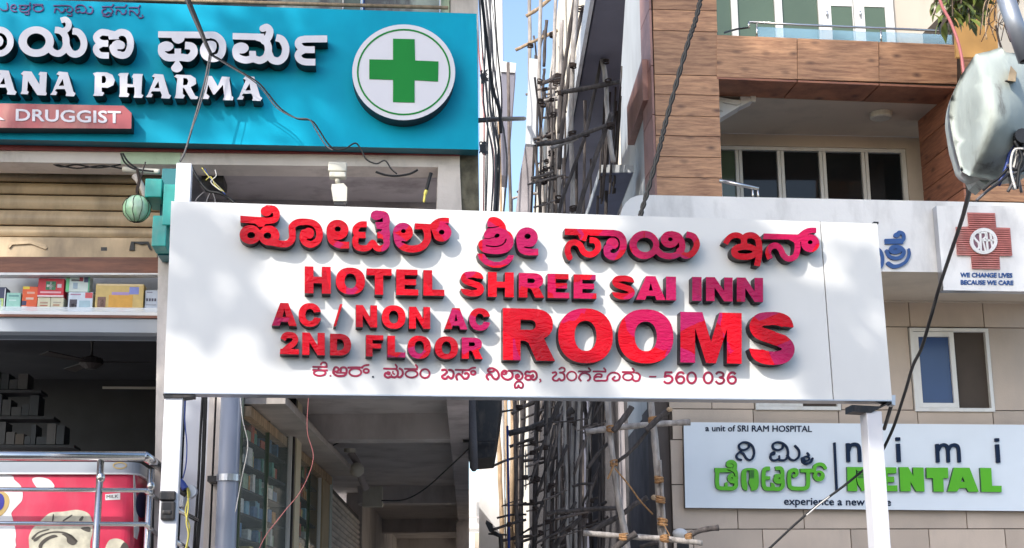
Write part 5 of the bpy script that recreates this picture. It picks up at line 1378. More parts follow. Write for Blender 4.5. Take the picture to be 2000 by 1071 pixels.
for (a, b), mm in zip(((1410,1438),(1451,1520),(1533,1602),(1615,1685),(1698,1763)), (m_pane_green,m_pane,m_pane,m_pane,m_pane)):
    MB().hexa(hexbox(RC, rz(a,340,-.1)[0], rz(b,340,-.1)[0], zwb-1, zwt-.058, -.10, -.09)).build('pane', mm, wv)
# balcony lamp
bl = thing('ceiling_lamp', hitz(1720,221,zce-.05), 'round cream ceiling lamp under the balcony slab', 'lamp')
c = hitz(1720,221,zce-.0)
V, Fc = tube_data([c+Vector((0,0,-.001)), c+Vector((0,0,-.07)), c+Vector((0,0,-.085))], [.155,.155,.13], 24); mk('lamp_body', V, Fc, m_lampwhite, bl)
# white spiral stair piece seen above the ceiling gap
stc = thing('white_stair', hitz(1430,200,zce-.3), 'white folded stair underside at the upper left of the balcony', 'stair')
SCF = Facade(1430, 18.9, 4.7)
for P, a, b, m in (([(1404,232),(1450,205),(1448,196),(1404,192)],-.3,0,m_white_trim),([(1404,215),(1412,217),(1412,191),(1404,190)],.0,.03,m_frame),([(1448,207),(1472,196),(1472,188),(1446,187)],-.2,.02,m_white_trim),([(1468,198),(1476,199),(1476,186),(1466,186)],.02,.05,m_frame),([(1404,198),(1440,205),(1450,200),(1435,195),(1404,190)],.0,.04,m_frame)):
    px_poly('stair_plate', SCF, P if area(P) > 0 else P[::-1], a, b, m, stc)
# railing stub
rs_ = thing('handrail', at(1470,385,17.6), 'short steel handrail ending beside the wood clad column', 'railing')
tube('rail', [at(1405,353,17.5), at(1482,369,17.5)], .025, m_rail, rs_, seg=10)
for x in (1470,1480): tube('post', [at(x,368,17.5), at(x+1,392,17.5)], .015, m_rail, rs_)
# right column of the frame
for i, (a, b) in enumerate(((-60,0),(0,50),(50,110))):
    bx('wood_panel', WB, 1871+(a+b)/2*.06, 1960+(a+b)/2*.06, a+.7, b-.7, -.03, 0, m_wood, hb)
for a, b in ((110,190),(190,270),(270,338),(338,364),(364,396)):
    bx('wood_panel', WB, 1869+(a+b)/2*.07, 2160, a+.7, b-.7, -.03, 0.0, m_wood, hb)
MB().hexa(hexbox(WB, bz(1874,200,0)[0], bz(2160,200,0)[0], zcb-.4, zbt+.6, -1.0, -.035)).build('column_core', m_grout, hb)
u_r = bz(1872,200,0)[0]
for i in range(5):
    z1 = zbm-.03-(zbm-zcb)*i/5; z0 = zbm-.03-(zbm-zcb)*(i+1)/5+.012
    MB().hexa(hexbox(WB, u_r-.03, u_r-.002, z0, z1, -1.3, -.0)).build('wood_side_panel', m_wood_shaded, hb)
# upper balcony: wall, glazed doors, balustrade
UP = Facade(1640, 20.4, 4.7)
uz2 = UP.uz
zfb = zbt-.1
MB().hexa(hexbox(UP, uz2(1380,30,0)[0], uz2(2200,30,0)[0], zfb, zfb+4.5, -.3, -.06)).build('upper_wall', m_beige, hb)
wu = MB().hexa(hexbox(UP, uz2(1392,30,0)[0], uz2(1600,30,0)[0], zfb, zfb+3.2, -.05, -.04)).build('window', m_pane_green, hb)
for a, b in ((1392,1396),(1428,1440),(1513,1527),(1598,1603)):
    MB().hexa(hexbox(UP, uz2(a,20,0)[0], uz2(b,20,0)[0], zfb, zfb+3.2, -.04, 0.02)).build('frame', m_frame, wu)
for a, b in ((1397,1427),(1441,1512),(1528,1597)):
    MB().hexa(hexbox(UP, uz2(a,20,0)[0], uz2(b,20,0)[0], zfb, zfb+3.1, -.038, -.02)).build('pane', m_pane_green, wu)
for dn, (a, b, g0, g1) in enumerate(((1603,1666,1623,1664),(1667.5,1745,1688,1728))):
    d_ = MB().hexa(hexbox(UP, uz2(a,20,0)[0], uz2(b,20,0)[0], zfb, zfb+3.2, -.05, -.03)).build('door', m_frame, hb)
    zgt = uz2(1640,12,0)[1]
    for q in ((a,g0),(g1,b)):
        MB().hexa(hexbox(UP, uz2(q[0]+.5,20,0)[0], uz2(q[1],20,0)[0], zfb, zfb+3.2, -.03, 0.0)).build('frame', m_frame, d_)
    MB().hexa(hexbox(UP, uz2(g0,20,0)[0]+.002, uz2(g1,20,0)[0]-.002, zgt, zfb+3.2, -.03, 0.002)).build('frame', m_frame, d_)
    MB().hexa(hexbox(UP, uz2(g0,20,0)[0]+.002, uz2(g1,20,0)[0]-.002, zfb, zgt-.003, -.03, -.01)).build('pane', m_pane_green, d_)
    tube('handle', [UP.hit(g0-8,22,.03), UP.hit(g0-8,32,.03)], .014, m_alu, d_)
bal = thing('glass_balustrade', WB.P(bz(1640,80,0)[0], zbt, -.1), 'glass balustrade with thin steel top rail above the wood beam', 'railing')
m_bglass = mat('balustrade_glass', (.30,.52,.66), .03, var=.02, alpha=.42, spec=.8)
RT = [WB.hit(1463,43.5,-.06), WB.hit(1575,49.5,-.06), WB.hit(1720,55.5,-.06), WB.hit(1880,62,-.06)]
tube('top_rail', RT, .017, m_rail, bal, seg=8)
tube('top_rail', [WB.hit(1463,43.5,-.06), WB.hit(1463,54,-.06), WB.hit(1440,57,-.3), WB.hit(1415,64,-.5)], .015, m_rail, bal, seg=8)
for x in (1478, 1720): tube('post', [WB.hit(x,47+(x-1478)*.04,-.06), WB.P(bz(x,75,-.06)[0], zbt-.005, -.06)], .012, m_rail, bal)
for a, b in ((1480,1718),(1722,1872)):
    MB().hexa(hexbox(WB, bz(a,60,-.06)[0], bz(b,60,-.06)[0], zbt-.005, bz((a+b)/2, 50.5+((a+b)/2-1478)*.04, -.06)[1]-.02, -.066, -.056)).build('glass_panel', m_bglass, bal)
MB().hexa(hexbox(WB, bz(1400,60,-1)[0], bz(1872,60,-1)[0], zbt-.12, zbt-.012, -2.0, -.04)).build('balcony_floor', m_beige, hb)

# left flank of the hospital, seen up the alley
xf = HB.P(wz(1262,200,-.75)[0], 0, 0).x
def vx(px, Y): return at(px, 300, Y).x
def fl_pt(px, py, Y): return at(px, py, Y)
def quadbox(name, pts, thick, m, parent=hb):
    """a slab from four 3-D corners, thickened away from the camera"""
    P = [Vector(p) for p in pts]
    n = (P[1]-P[0]).cross(P[3]-P[0]).normalized()
    c = (P[0]+P[2])/2
    if n.dot(c-EYE) < 0: n = -n
    return MB().hexa(P+[p+n*thick for p in P]).build(name, m, parent)
X0 = at(1272,300,18.9).x
Yn, Yf = 18.95, 22.6
def flank(Y, z, dx=0.0): return Vector((X0-.06-.03*(Y-18.9)+dx, Y, z))
for (a, b, m, dx) in ((Yn, 20.3, m_pale, 0),(20.3, Yf, m_pale, .05)):
    quadbox('flank_wall', [flank(a,4.6,dx), flank(b,4.6,dx), flank(b,22,dx), flank(a,22,dx)], .2, m)
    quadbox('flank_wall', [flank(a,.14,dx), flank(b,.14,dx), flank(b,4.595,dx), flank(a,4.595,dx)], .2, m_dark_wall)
# side balcony box clad in wood
xa_ = flank(19.3,0).x
zt_b = at(1223,210,20.3).z; zb_b = at(1227,284,20.3).z
MB().hexa([(at(1256,200,18.45).x,18.45,zb_b),(X0+.3,18.45,zb_b),(X0+.3,18.45,zt_b),(at(1256,200,18.45).x,18.45,zt_b),
           (at(1225,240,20.3).x,20.3,zb_b),(X0+.3,20.3,zb_b),(X0+.3,20.3,zt_b),(at(1225,240,20.3).x,20.3,zt_b)]).build('side_balcony', m_wood_side, hb)
# small side canopy above the sign
z2b = at(1205,337,19.6).z
MB().hexa([(at(1173,337,19.6).x,19.6,z2b),(at(1238,337,19.6).x,19.6,z2b),(at(1238,337,19.6).x,19.6,at(1205,322,19.6).z),(at(1173,337,19.6).x,19.6,at(1205,322,19.6).z),
           (at(1173,337,19.6).x-.25,26,z2b),(at(1238,337,19.6).x-.25,26,z2b),(at(1238,337,19.6).x-.25,26,z2b+.12),(at(1173,337,19.6).x-.25,26,z2b+.12)]).build('side_canopy', [m_pale], hb)
sc2 = hb
MB().hexa([(at(1175,337,19.6).x,19.61,z2b-.012),(at(1236,337,19.6).x,19.61,z2b-.012),(at(1236,337,19.6).x,19.61,z2b-.002),(at(1175,337,19.6).x,19.61,z2b-.002),
           (at(1175,337,19.6).x-.25,25.9,z2b-.012),(at(1236,337,19.6).x-.25,25.9,z2b-.012),(at(1236,337,19.6).x-.25,25.9,z2b-.002),(at(1175,337,19.6).x-.25,25.9,z2b-.002)]).build('soffit_lining', mat('slate_blue_soffit', (.12,.14,.22), .6, var=.12), hb)

# ================================================================ scaffolded building up the alley
sbd = thing('building_under_repair', (2.0, 24, .14), 'tall cream building behind the bamboo scaffolding with grey slab overhang', 'building')
ws = lambda Y, z, dx=0: Vector((1.10-.021*(Y-20)+dx, Y, z))
quadbox('side_wall', [ws(26.2,.14), ws(95,.14), ws(95,13.8), ws(26.2,13.8)], .1, m_cream_wall, sbd)
# openings give the flank its storeys
for k in range(1,12):
    for zq in (3.2, 6.6, 10.2):
        Y = 26+k*3.1
        quadbox('window', [ws(Y,zq,-.02), ws(Y+1.2,zq,-.02), ws(Y+1.2,zq+1.3,-.02), ws(Y,zq+1.3,-.02)], .015, m_int2, sbd)
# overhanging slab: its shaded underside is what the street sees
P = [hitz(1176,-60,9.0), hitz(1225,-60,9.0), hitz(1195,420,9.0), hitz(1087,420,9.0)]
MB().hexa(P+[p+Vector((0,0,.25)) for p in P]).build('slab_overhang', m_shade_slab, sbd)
P = [p+Vector((-.02,0,0)) for p in (hitz(1174,-60,9.0), hitz(1087,420,9.0))]
MB().hexa([P[0]+Vector((-.05,0,-.05)), P[1]+Vector((-.05,0,-.05)), P[1]+Vector((-.05,0,.3)), P[0]+Vector((-.05,0,.3)), P[0]+Vector((-.002,0,-.05)), P[1]+Vector((-.002,0,-.05)), P[1]+Vector((-.002,0,.3)), P[0]+Vector((-.002,0,.3))]).build('slab_edge', m_canopy, sbd)
# rear walls lower down, their shade put into a dark colour
DWf = Facade(1150, 25.2, 2)
MB().hexa(wbox(ws(26.3,0).x, 2.6, 26.25, 26.5, .14, 13.8)).build('front_wall', m_cream_wall, sbd)
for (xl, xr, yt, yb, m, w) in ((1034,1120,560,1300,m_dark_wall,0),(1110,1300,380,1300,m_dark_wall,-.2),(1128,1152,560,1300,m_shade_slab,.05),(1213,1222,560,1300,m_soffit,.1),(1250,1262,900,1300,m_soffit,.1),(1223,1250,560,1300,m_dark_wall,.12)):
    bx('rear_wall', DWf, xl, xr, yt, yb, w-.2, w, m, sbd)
for (xl, xr, yt, yb) in ((1106,1112,812,850),(1143,1150,815,835),(1240,1244,790,865),(1250,1258,792,832)):
    bx('painted_gap_light', DWf, xl, xr, yt, yb, .06, .13, m_pale, sbd)  # solid pale strips: daylight through gaps put in as colour

# ---------------------------------------------------------------- scaffolding
sf = thing('bamboo_scaffolding', at(1150,1071,19)*1, 'tall tangle of weathered bamboo scaffolding poles lashed with rope', 'scaffolding')
sf.location.z = .14; WL[sf.name] = Vector(sf.location)
rp = random.Random(11)
def pole(pts, rpx, m, Y=None, wob=1.2, name='pole', seg=7):
    """weathered pole through pixels (x, y[, Y]) with a slight natural wander"""
    Q = [tuple(at(p[0], p[1], p[2] if len(p) > 2 else Y)) for p in pts]
    L = catmull(Q, 4)
    if len(L) == 2:
        a, b = Vector(L[0]), Vector(L[1]); L = [a.lerp(b, i/8) for i in range(9)]
    Yv = Vector(L[0]).y
    r_ = rpx*Yv/F_PX
    out = []; rad = []
    for i, p in enumerate(L):
        out.append(Vector(p)+Vector((rp.uniform(-1,1), rp.uniform(-1,1), 0))*wob*Yv/F_PX*.55)
        rad.append(r_*(1+rp.uniform(-.08,.08))*(1.07 if i % 3 == 0 else .96))
    return tube(name, out, rad, m, sf, seg=seg)
def lash(x, y, Y, rpx, m=None):
    c = at(x, y, Y); r_ = rpx*Y/F_PX
    mb = MB()
    for k in range(3):
        ax = Vector((rp.uniform(-.25,.25), rp.uniform(-.3,.3), 1)).normalized(); a = ax.cross(Vector((0,1,0))).normalized(); b = ax.cross(a)
        pts = [c+Vector((0,0,(k-1)*r_*.55))+(a*math.cos(t)+b*math.sin(t))*r_ for t in [2*math.pi*i/9 for i in range(10)]]
        V, Fc = tube_data(pts, r_*.3, 4); mb.add(V, Fc)
    return mb.build('rope_lashing', m or m_rope_dark, sf)
pl_, dk, tn = m_bam_pale, m_bam_dark, m_bam_tan
POLES = [
 # upper half
 ([(1034,-40),(1035,115),(1037,420),(1038,700)],4,pl_,21.5), ([(1058,-40),(1053,150),(1061,415),(1063,700)],4.2,pl_,20.5), ([(1086,-40),(1081,170),(1078,415),(1078,720)],3.6,pl_,20.2),
 ([(1129,-40),(1118,125),(1116,280),(1119,417),(1120,720)],5.4,pl_,18.2), ([(1097,40),(1091,280),(1093,417),(1094,720)],4.2,pl_,19.2), ([(1123,-10),(1110,80),(1097,170),(1092,260)],4.4,dk,18.8), ([(1139,12),(1124,80),(1109,160),(1097,260),(1092,330)],4.6,dk,18.6),
 ([(1177,116),(1184,170),(1186,225),(1192,280),(1198,317)],5.2,pl_,18.0), ([(1175,114),(1161,180),(1145,257),(1120,330),(1097,393),(1080,470)],4,dk,18.1), ([(1194,222),(1170,290),(1145,361),(1129,417),(1110,500)],5,dk,17.8),
 ([(1097,181),(1150,172),(1209,160)],5.2,dk,17.9), ([(1048,283),(1095,277),(1140,262),(1197,241)],4.8,dk,17.7), ([(1075,291),(1129,270)],4,pl_,17.9), ([(1008,98),(1045,80),(1089,60)],3.6,tn,21.0), ([(1028,32),(1050,18),(1075,-2)],4,tn,21.0),
 ([(1054,165),(1072,158),(1090,145)],4.5,dk,20), ([(1040,355),(1066,352),(1095,341)],5,dk,19.5), ([(1052,200),(1088,190)],3,pl_,20), ([(1048,110),(1042,150),(1036,190)],2.5,dk,21), ([(1068,40),(1064,80),(1062,130)],3.5,dk,20.4),
 ([(1063,135),(1061,170),(1060,215),(1052,280)],3.2,dk,20.3), ([(1001,388),(1030,380),(1056,378)],3,pl_,21), ([(1062,60),(1050,130),(1044,210)],2.4,dk,21.2),
 # lower half
 ([(1183,560),(1187,787),(1198,905),(1210,989),(1222,1045),(1232,1130)],6.4,pl_,17.0), ([(1268,560),(1272,787),(1277,840),(1285,939),(1293,1051),(1298,1130)],7,pl_,16.8), ([(1289,899),(1293,960),(1299,1045),(1303,1130)],3.4,pl_,16.75),
 ([(1144,844),(1195,837),(1274,829),(1348,825)],6,pl_,17.1), ([(1308,800),(1292,812),(1276,827),(1262,840)],6.2,dk,16.6), ([(1234,795),(1216,820),(1198,843)],6.4,dk,16.8), ([(1268,837),(1236,878),(1206,902)],3.8,dk,17.2), ([(1190,863),(1165,890),(1147,916)],3.6,dk,17.4),
 ([(993,847),(1030,838),(1063,826),(1095,815),(1121,800)],6.2,dk,19.0), ([(1088,1002),(1147,995),(1206,993)],4.2,dk,17.6), ([(1139,1041),(1209,1047),(1293,1052),(1372,1061)],5.6,pl_,16.5), ([(1403,1031),(1370,1036),(1338,1050)],5.8,dk,16.3), ([(1243,1042),(1222,1055),(1203,1070),(1190,1085)],6.4,dk,16.4),
 ([(1265,972),(1240,985),(1209,1009),(1147,1040)],5.2,dk,17.5), ([(1145,1003),(1110,1035),(1083,1068),(1060,1100)],5,dk,18.4), ([(1250,1068),(1290,1058),(1330,1055)],4,dk,17.0),
]
for pts, rpx, m, Y in POLES: pole(pts, rpx, m, Y)
cutend = [(1308,800,16.55,6.2),(1278,972,17.3,7)]
for x, y, Y, r_ in cutend:
    c = at(x, y, Y); V, Fc = uvsphere(c, r_*Y/F_PX, r_*Y/F_PX*.7, r_*Y/F_PX*.8, 10, 6); mk('pole_end', V, Fc, m_bam_tan, sf, smooth=True)
# dense thicket further back: verticals from the ground up, short ledgers
for i in range(54):
    x = rp.uniform(1008, 1182) if i > 7 else rp.uniform(962, 1012)
    Y = rp.uniform(18.6, 24.0) if i > 7 else rp.uniform(24, 33)
    lean = rp.uniform(-22, 22)
    y0 = rp.uniform(100, 500) if i % 3 == 0 else rp.uniform(560, 800)
    pole([(x+lean, y0), (x+lean*.6, (y0+1100)/2-90), (x+lean*.2, 980), (x, 1140)], rp.uniform(1.8, 4.6), rp.choice([dk, dk, m_bam_mid, m_bam_mid, pl_]) if i > 7 else tn, Y, wob=2.4)
for i in range(16):
    x = rp.uniform(1044, 1112); y0 = rp.uniform(60, 260)
    pole([(x+rp.uniform(-12,12), y0), (x, y0+100), (x+rp.uniform(-14,8), 460)], rp.uniform(1.6, 3.4), rp.choice([dk, dk, m_bam_mid]), rp.uniform(19, 22), wob=2)
for i in range(74):
    x = rp.uniform(990, 1160); y = rp.choice([rp.uniform(800, 1065), rp.uniform(790, 1060), rp.uniform(150, 400)])
    L = rp.uniform(25, 75); s_ = rp.uniform(-.55, -.1)
    if y < 500: x = rp.uniform(1040, 1085)
    pole([(x-L/2, y-L/2*s_), (x, y+rp.uniform(-3,3)), (x+L/2, y+L/2*s_)], rp.uniform(1.1, 3.3), rp.choice([dk, m_bam_mid, m_bam_mid]), rp.uniform(17.8, 22), seg=6)
    if i % 2: lash(x, y, 18.2, rp.uniform(3.5, 6))
for i in range(30):
    x = rp.uniform(1030, 1170); y = rp.uniform(800, 1060)
    pole([(x+rp.uniform(15,40), y-rp.uniform(50,110)), (x, y)], rp.uniform(2, 3.6), rp.choice([dk, dk, m_bam_mid]), rp.uniform(18, 21), seg=6)
# cluster of thin sticks against the flank
for i in range(16):
    x = rp.uniform(1176, 1211); y0 = rp.uniform(85, 190)+max(0, 1200-x)*1.5; pole([(x+4, y0), (x-1, y0+90), (x-8, y0+190)], rp.uniform(1.4, 2.6), dk, rp.uniform(19, 20.5), seg=5)
for x, y, Y, r_ in ((1119,128,18.1,8),(1118,262,18.1,9),(1120,408,18.1,9),(1133,18,18.5,7),(1184,120,17.9,7),(1188,160,17.9,8),(1096,182,18.8,8),(1192,245,17.7,9),(1054,160,20,7),(1060,205,20,7),(1090,158,19,8),(1092,150,19.1,9),
                   (1060,352,19.5,10),(1044,350,19.6,8),(1145,262,17.9,8),(1036,90,21,7),(1080,68,20.5,8),(1092,390,19,9),(1077,300,19.8,7),(1073,265,19.6,8)):
    lash(x, y, Y, r_*.8)
for x, y, Y, r_ in ((1193,838,16.95,9),(1275,820,16.75,9),(1199,905,16.95,8),(1287,937,16.7,9),(1290,976,16.7,9.5),(1294,1020,16.7,10),(1218,1048,16.4,9),(1298,1052,16.4,9),(1345,1048,16.2,7)):
    lash(x, y, Y, r_*.85, m_rope)
tube('rope', pxpath([(1201,915),(1230,950),(1250,978),(1275,1005)], 16.9), .010, m_rope, sf, seg=5)
tube('rope', pxpath([(1199,908),(1192,925),(1187,936)], 16.85), .012, m_rope, sf, seg=5)
tube('rope', pxpath([(1294,1022),(1302,1035),(1308,1048),(1300,1056)], 16.6), .006, m_rope, sf, seg=5)

# ---------------------------------------------------------------- alley background
def facing(name, Y, pts, dep, m, label=None, cat=None, deg=0, parent=None, group=None):
    Fq = Facade(pts[0][0], Y, deg)
    return px_poly(name, Fq, pts if area(pts) > 0 else pts[::-1], -dep, 0, m, parent, label=label, cat=cat, group=group)
fb = facing('far_house', 60, [(880,1300),(968,1300),(968,959),(905,955),(880,955)], 6, m_white_wall, 'bright white low house at the far end of the alley', 'house')
for x in (921, 941): 
    Fq = Facade(x, 59.5, 0)
    MB().hexa(pxbox(Fq, x-4, x+4, 962, 1001, -.1, .0)).build('window', m_pale, fb)
MB().hexa(pxbox(Facade(930,59.4,0), 890, 966, 1009, 1012, -.1, .0)).build('ledge', m_soffit, fb)
facing('low_wall', 45, [(924,1300),(970,1300),(970,1040),(927,1041)], 1.5, m_beige, 'tan low wall below the far white house in the alley', 'wall')
tall = facing('alley_building', 30, [(935,1300),(985,1300),(985,640),(984,420),(980,-80),(938,-80)], 4, m_white_wall, 'pale plastered building strip just right of the turquoise sign', 'building')
bxs = facing('roof_box', 28, [(976,342),(990,344),(1007,125),(979,120)], .8, m_shade_slab, 'grey box shaped projection on the pale alley building', 'box')
facing('box_top', 27.95, [(977,140),(1006,142),(1008,124),(979,120)], .02, m_canopy, parent=bxs)
facing('fin_panel', 19.2, [(1026,281),(1046,283),(1050,116),(1034,114)], .12, m_white_trim, 'bright white rectangular panel hanging beside the scaffolding', 'panel')
facing('fin_column', 19.6, [(1004,700),(1036,700),(1037,420),(1044,284),(1026,282),(1016,340),(1007,415)], .25, m_soffit, 'grey slanting column under the bright white alley panel', 'column')
b_ = tube('steel_strut', [at(928,236,15.5), at(975,233,17), at(1024,232,19.1)], .03, m_black); props(b_, 'thin black strut bridging the alley above the sign', 'strut')
dk1 = facing('duct_hood', 17.5, [(915,897),(962,893),(968,860),(979,782),(979,640),(915,640)], 1.2, m_black, 'black metal hood hanging in the alley below the sign', 'duct')
tube('vent_pipe', [at(921,640,17.2), at(921,788,17.2), at(924,860,17.2), at(925.5,914,17.2), at(925.5,921,17.2)], [.05,.05,.05,.05,.02], m_dark_wall, dk1, seg=12)
facing('crossbar', 17.3, [(904,864),(968,861),(968,856),(904,858)], .05, m_black, parent=dk1)
fl2 = facing('flood_light', 18.5, [(955,1037),(965,1046),(962,1024),(950,1016),(948,1022)], .1, m_black, 'small black flood light at the foot of the scaffolding', 'lamp')
tube('bracket', [at(954,1043,18.5), at(990,1045,18.5)], .012, m_black, fl2)
tube('bracket', [at(962,1040,18.5), at(978,1048,18.5), at(980,1085,18.5)], .03, m_black, fl2)
bp_ = thing('blue_pipe', at(993,1020,18.6), 'thin blue standpipe among the left scaffolding poles', 'pipe')
tube('pipe_run', [at(991,832,18.6), at(992,900,18.6), at(994,1010,18.6), at(994,1120,18.6)], .016, m_cable_blue, bp_)

# ================================================================ weathered cable housing and pole, top right
m_housing = mat('weathered_housing', (0.42, 0.46, 0.42), 0.5, var=0.16, vscale=5, bump=0.25, bscale=20, dirt=(0.075, 0.05, 0.04), dirt_amt=0.85, dirt_scale=7.5, stretch=(1,1,.6), dlo=.60, dhi=.72)
hs = thing('cable_housing', at(1930,365,6.2), 'weathered pale green cable housing with rust streaks and loose wires', 'junction box')
def HV(P, Y): return at(P[0], P[1], Y)
ridge_t, ridge_b = HV((1908,116),5.95), HV((1943,222),5.85)
V = [HV((1907,111),5.95), HV((1880,150),6.12), HV((1860,195),6.2), HV((1857,228),6.22), HV((1866,278),6.2), HV((1880,330),6.15), HV((1896,339),6.02), HV((1917,295),5.84), HV((1943,222),5.72), HV((1927,170),5.77),   # 0-9 left facet
     HV((1930,106),5.95), HV((1955,98),5.95), HV((1964,108),5.93), HV((1975,150),5.86), HV((1984,200),5.83), HV((1982,260),5.85), HV((1968,320),5.93), HV((1940,345),6.0),   # 10-17 front facet
     HV((2040,112),6.1), HV((2060,220),6.05), HV((2030,330),6.15), HV((1985,338),6.1)]
Fc = [[0,1,9],[1,2,9],[2,3,8,9],[3,4,8],[4,7,8],[4,5,7],[5,6,7],
      [0,9,10],[9,13,12,11,10],[9,8,14,13],[8,15,14],[8,7,16,15],[7,6,17,16],
      [12,13,18],[13,14,19,18],[14,15,20,19],[15,16,21,20],[16,17,21]]
me_pts = [Vector(v) for v in V]
cc = sum(me_pts, Vector())/len(me_pts)
rim = [0,1,2,3,4,5,6,17,21,20,19,18,12,11,10]
bk = [p+Vector((.03,.30,.0)) for p in me_pts]
n = len(V); FF = [f for f in Fc]
for i in range(len(rim)):
    a, b = rim[i], rim[(i+1) % len(rim)]; FF.append([a, b, b+n, a+n])
FF.append([r_+n for r_ in rim])
ctr_ = sum(me_pts, Vector())/len(me_pts)
me_pts = [ctr_+(p-ctr_)*1.045 for p in me_pts]; bk = [ctr_+Vector((.03,.30,0))+(p-Vector((.03,.30,0))-ctr_)*1.045 for p in bk]
ho = mk('housing_shell', me_pts+bk, FF, m_housing, hs, smooth=True)
for e_ in ho.data.edges:
    a_, b_ = sorted(e_.vertices)
    pass
ca = ho.data.attributes.new('crease_edge', 'FLOAT', 'EDGE')
for e_ in ho.data.edges:
    a_, b_ = sorted(e_.vertices)
    rimset = {tuple(sorted((rim[i], rim[(i+1) % len(rim)]))) for i in range(len(rim))}
    ca.data[e_.index].value = .92 if (a_, b_) in rimset or (a_, b_) in ((0,9),(8,9),(7,8),(0,10),(6,7)) else 0.0
bmx = ho.modifiers.new('subdivision', 'SUBSURF'); bmx.levels = 2; bmx.render_levels = 2
V = [HV(p, 6.05) for p in ((1905,338),(1950,345),(1935,352),(1926,362),(1912,352))]
MB().add(V+[p+Vector((0,.15,0)) for p in V], [[0,4,3,2,1],[5,6,7,8,9],[0,1,6,5],[1,2,7,6],[2,3,8,7],[3,4,9,8],[4,0,5,9]]).build('drip_lip', m_housing, hs)
rnd_box('latch', [HV(p,5.80) for p in ((1968,158),(1984,160),(1986,142),(1974,128))]+[HV(p,5.87) for p in ((1968,158),(1984,160),(1986,142),(1974,128))], mat('rusty_latch', (.34,.26,.17), .7, var=.3, vscale=20, dirt=(.05,.03,.02), dirt_amt=.7, dirt_scale=20), hs, bev=.002)
tube('latch_arm', pxpath([(1970,158),(1955,163),(1944,170)], 5.84), .006, m_black, hs)
tube('latch_arm', pxpath([(1930,136),(1938,142),(1945,134)], 5.88), .009, m_black, hs)
c = HV((1995,268),5.86); V, Fc = tube_data([c+Vector((0,-.02,0)), c+Vector((0,.05,.0))], .033, 14); mk('cable_gland', V, Fc, m_black, hs)
rw = random.Random(5)
for i in range(13):
    x = 1966+i*3.3; x1 = x-rw.uniform(-8, 30); y1 = rw.uniform(318, 378)
    m = rw.choice([m_cable_grey, m_cable_white, m_cable_grey, m_cable, m_cable_blue])
    tube('loose_wire', pxpath([(1992+rw.uniform(-12,12), 272+rw.uniform(0,20)), (x+4, 300+rw.uniform(-8,8)), (x-2, 330), (x1, y1)], 5.83+rw.uniform(0,.12)), rw.uniform(.004,.0085), m, hs, seg=6)
tube('loose_wire', pxpath([(1975,335),(1950,358),(1930,372),(1907,392)], 5.9), .006, m_cable_grey, hs, seg=6)
tube('loose_wire', pxpath([(1968,330),(1948,350),(1938,356),(1920,372)], 5.88), .006, m_cable, hs, seg=6)
sp_ = thing('steel_tube', at(2005,110,5.5), 'grey galvanised steel tube slanting down at the top right corner', 'pole')
m_tube = mat('galvanised_tube', (.34,.36,.40), .4, metal=.6, var=.15, vscale=5, dirt=(.2,.18,.16), dirt_amt=.5)
a, b = at(1952,-40,5.5), at(2006,118,5.5)
tube('tube_run', [a, b], .036, m_tube, sp_, seg=24)
tube('open_end', [b, b+(b-a).normalized()*.004], .030, m_black, sp_, seg=24)

# ================================================================ cables
def cable(name, pts, Y, rad, m, label, group=None, seg=7, n=6):
    o = tube(name, pxpath(pts, Y, n), rad, m, None, seg=seg)
    props(o, label, 'cable', group); return o
def twisted(pts, Y, rad, m, label, turns=1.0):
    L = [Vector(p) for p in pxpath(pts, Y, 10)]
    root = thing('twisted_cable', L[-1], label, 'cable')
    for s_ in (0, math.pi):
        out = [p+Vector((math.cos(i*turns+s_), 0, math.sin(i*turns+s_)*.3))*rad*.8 for i, p in enumerate(L)]
        tube('strand', out, rad, m, root, seg=6)
twisted([(1371,-30),(1368,0),(1357,45),(1345,80),(1322,160),(1300,240),(1288,290),(1266,370),(1250,425),(1243,470)], 11.9, .0145, m_cable, 'thick twisted black cable dropping behind the top edge of the hotel sign')
cable('service_cable', [(1900,345,6.6),(1880,425,8),(1855,500,9),(1835,560,9.8),(1818,620,10),(1800,680,10.3),(1783,715,10.7),(1768,765,11.2),(1745,835,11.6),(1724,880,11.8)], 0, .0125, m_cable, 'black cable running from the cable housing down past the window to the right post')
cable('guy_cable', [(1694,912),(1650,948),(1600,985),(1560,1018),(1500,1074),(1480,1092)], 12.2, .010, m_cable, 'thin black cable slanting down left across the dental sign', seg=6)
cable('guy_cable', [(1620,970),(1598,987),(1575,1007)], 12.16, .006, m_cable_white, 'short pale worn stretch lying on the slanting black cable', seg=6)
YB = 12.9
G_ = 'cables hanging over the turquoise sign'
cable('hanging_cable', [(352,-30),(366,5),(380,38),(400,82),(412,106)], YB-.05, .016, m_cable_grey, 'thick grey cable at the top of the turquoise sign', seg=8)
cable('hanging_cable', [(360,-30),(372,5),(388,45),(404,86),(414,108)], YB-.08, .012, m_cable, 'black cable beside the thick grey one over the turquoise sign')
cable('hanging_cable', [(412,106),(440,122),(470,140),(505,162),(525,185),(548,212),(580,232),(608,236),(622,252),(640,280),(655,292),(675,290),(695,280),(708,298),(716,312),(735,320),(752,314),(764,330),(775,340)], YB, .0075, m_cable, 'long dark cable drooping right across the turquoise sign to the soffit')
cable('hanging_cable', [(412,108),(445,128),(490,155),(515,178),(540,210),(575,230),(604,234),(618,256),(636,284),(650,294)], YB-.03, .006, m_cable_grey, 'thin grey cable following the long dark one across the turquoise sign')
cable('hanging_cable', [(410,106),(402,150),(392,190),(378,240),(368,275),(360,300),(352,316)], YB, .010, m_cable_grey, 'grey cable dropping from the knot to the top of the left post')
